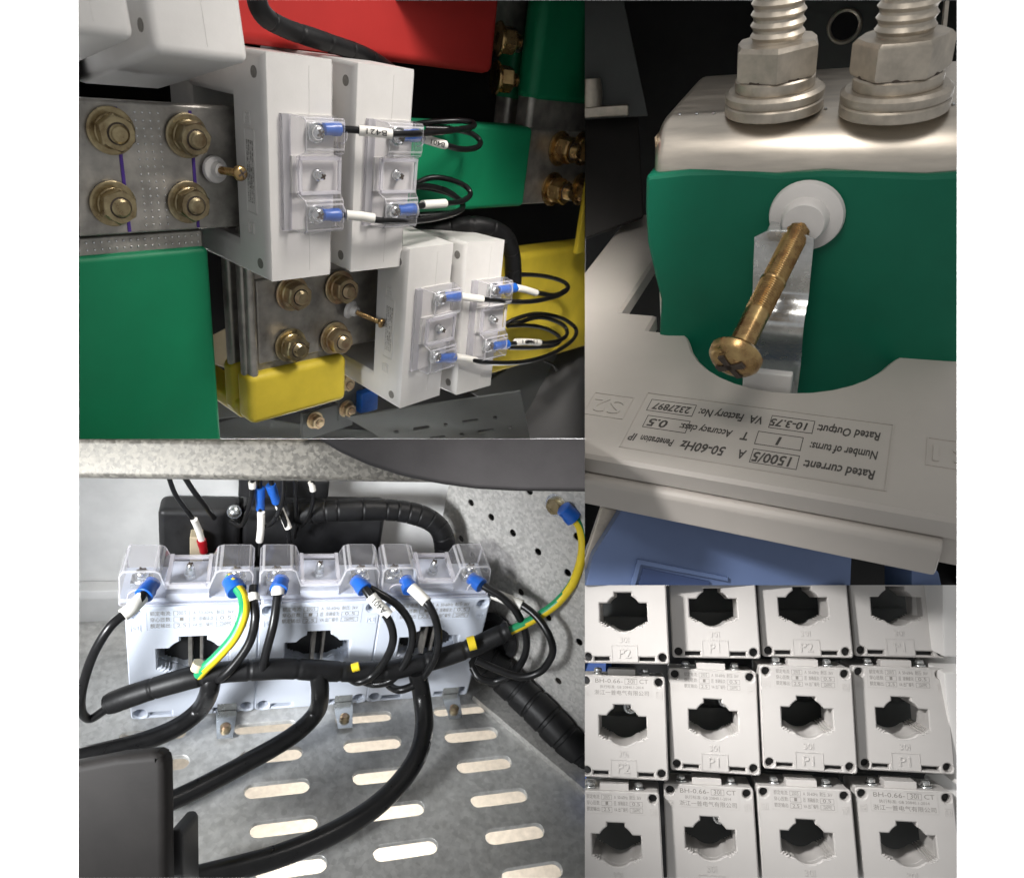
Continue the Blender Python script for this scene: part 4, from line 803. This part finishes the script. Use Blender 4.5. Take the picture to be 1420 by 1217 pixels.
ROW = {'1': 'top', '2': 'middle', '3': 'bottom'}; COL = {'1': 'leftmost', '2': 'second from left', '3': 'third from left', '4': 'rightmost complete one'}
for key, (o, e) in GRID.items():
    mk, back = KIND[key]
    small_ct(Frame(o, e), 'grey block transformer, %s in the %s row of the stack' % (COL[key[1]], ROW[key[0]]), 'grey transformers stacked in rows', .1061/106, 'grey_plastic', mk, back, .075, ssign=('S2', 'S1') if back else ('S1', 'S2'))
fd = facing(1069, 1010, .30)
struct('back_board', bx(-.6, .6, .0, .02, -.5, .5), 'dark_board', fd)
# what shows through the windows and gaps: dark frames, a few screws, a blue carton
for key, nm in [(a+b, q+' '+p) for a, p in (('1', 'top'), ('2', 'middle'), ('3', 'bottom')) for b, q in (('1', 'first'), ('2', 'second'), ('3', 'third'), ('4', 'last'))]:
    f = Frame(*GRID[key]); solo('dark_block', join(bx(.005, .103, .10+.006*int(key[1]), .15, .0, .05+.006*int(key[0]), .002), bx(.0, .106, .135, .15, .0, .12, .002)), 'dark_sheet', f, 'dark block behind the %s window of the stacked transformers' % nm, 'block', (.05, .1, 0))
for key, x, z, lb in (('21', .062, .078, 'small bright screw inside the leftmost middle window'), ('22', .078, .078, 'small bright screw inside the second middle window'), ('24', .032, .078, 'bright cross head screw inside the rightmost middle window'), ('32', .072, .070, 'small bright screw inside the second bottom window')):
    f = Frame(*GRID[key]); t = thing('window_screw', lb, 'screw', f, (x, .085, z), 'screws seen through the windows'); cross_screw(.0075, .006, (x, .085, z), (0, -1, 0), 'bright_zinc', t)
solo('blue_carton', bx(fd.P(790, 900, 1, -.1).x, fd.P(842, 900, 1, -.1).x, -.1, -.05, fd.P(820, 945, 1, -.1).z, fd.P(820, 905, 1, -.1).z), 'blue_lug', fd, 'bright blue edge in the gap under the top left block', 'carton')
solo('blue_carton', bx(fd.P(790, 1080, 1, -.1).x, fd.P(832, 1080, 1, -.1).x, -.1, -.05, fd.P(820, 1110, 1, -.1).z, fd.P(820, 1070, 1, -.1).z), 'blue_lug', fd, 'bright blue edge in the gap above the bottom left block', 'carton')
for (pts, lb) in (([(1307, 790), (1400, 790), (1400, 911), (1308, 911)], 'white block transformer cut off at the right edge, top row'), ([(1309, 932), (1400, 928), (1400, 1090), (1325, 1088)], 'white block transformer cut off at the right edge, middle row'), ([(1326, 1108), (1400, 1108), (1400, 1260), (1330, 1260)], 'white block transformer cut off at the right edge, bottom row')):
    solo('current_transformer', uvpoly(pts, .0, .08, .004), 'bright_plastic', W0, lb, 'transformer')

# ------------------------------------------------------------------ trim every thing to the part of the place the photograph shows
bpy.context.view_layer.update()
def trim(o, key):
    u0, v0, u1, v1 = PANES[key]; c = Vector((0, -D, 0)); Mw = o.matrix_world; Mi = Mw.inverted()
    planes = [Vector((-1, (u0-710)/1000, 0)), Vector((1, -(u1-710)/1000, 0)), Vector((0, -(608.5-v0)/1000, 1)), Vector((0, (608.5-v1)/1000, -1))]
    hit = [n for n in planes if any((Mw @ Vector(q)-c).dot(n) > 1e-5 for q in o.bound_box)]
    if not hit: return
    bm = bmesh.new(); bm.from_mesh(o.data); ch = False
    for n in hit:
        nl = (Mw.to_3x3().transposed() @ n).normalized(); co = Mi @ c
        if not any((v.co-co).dot(nl) > 1e-6 for v in bm.verts): continue
        ch = True; solid = not any(e.is_boundary for e in bm.edges)
        r = bmesh.ops.bisect_plane(bm, geom=bm.verts[:]+bm.edges[:]+bm.faces[:], plane_co=co, plane_no=nl, clear_outer=True)
        ed = [e for e in r['geom_cut'] if isinstance(e, bmesh.types.BMEdge) and e.is_valid]
        if ed and solid:
            try:
                nf = bmesh.ops.holes_fill(bm, edges=ed, sides=0)['faces']
                for f in nf: f.smooth = False
                for e in ed:
                    if e.is_valid: e.smooth = False
            except Exception: pass
    if ch:
        if o.data.users > 1: o.data = o.data.copy()
        bm.to_mesh(o.data); o.data.update(); o.data.set_sharp_from_angle(angle=math.radians(35))
    bm.free()
gone = []
for o in list(REGION):
    if o.type == 'MESH':
        trim(o, REGION[o])
        if len(o.data.polygons) == 0: gone.append(o)
for o in gone:
    for ch in list(o.children):
        if len(ch.data.polygons): ch.parent = o.parent
        else: gone.append(ch) if ch not in gone else None
for o in gone:
    try: bpy.data.objects.remove(o)
    except Exception: pass
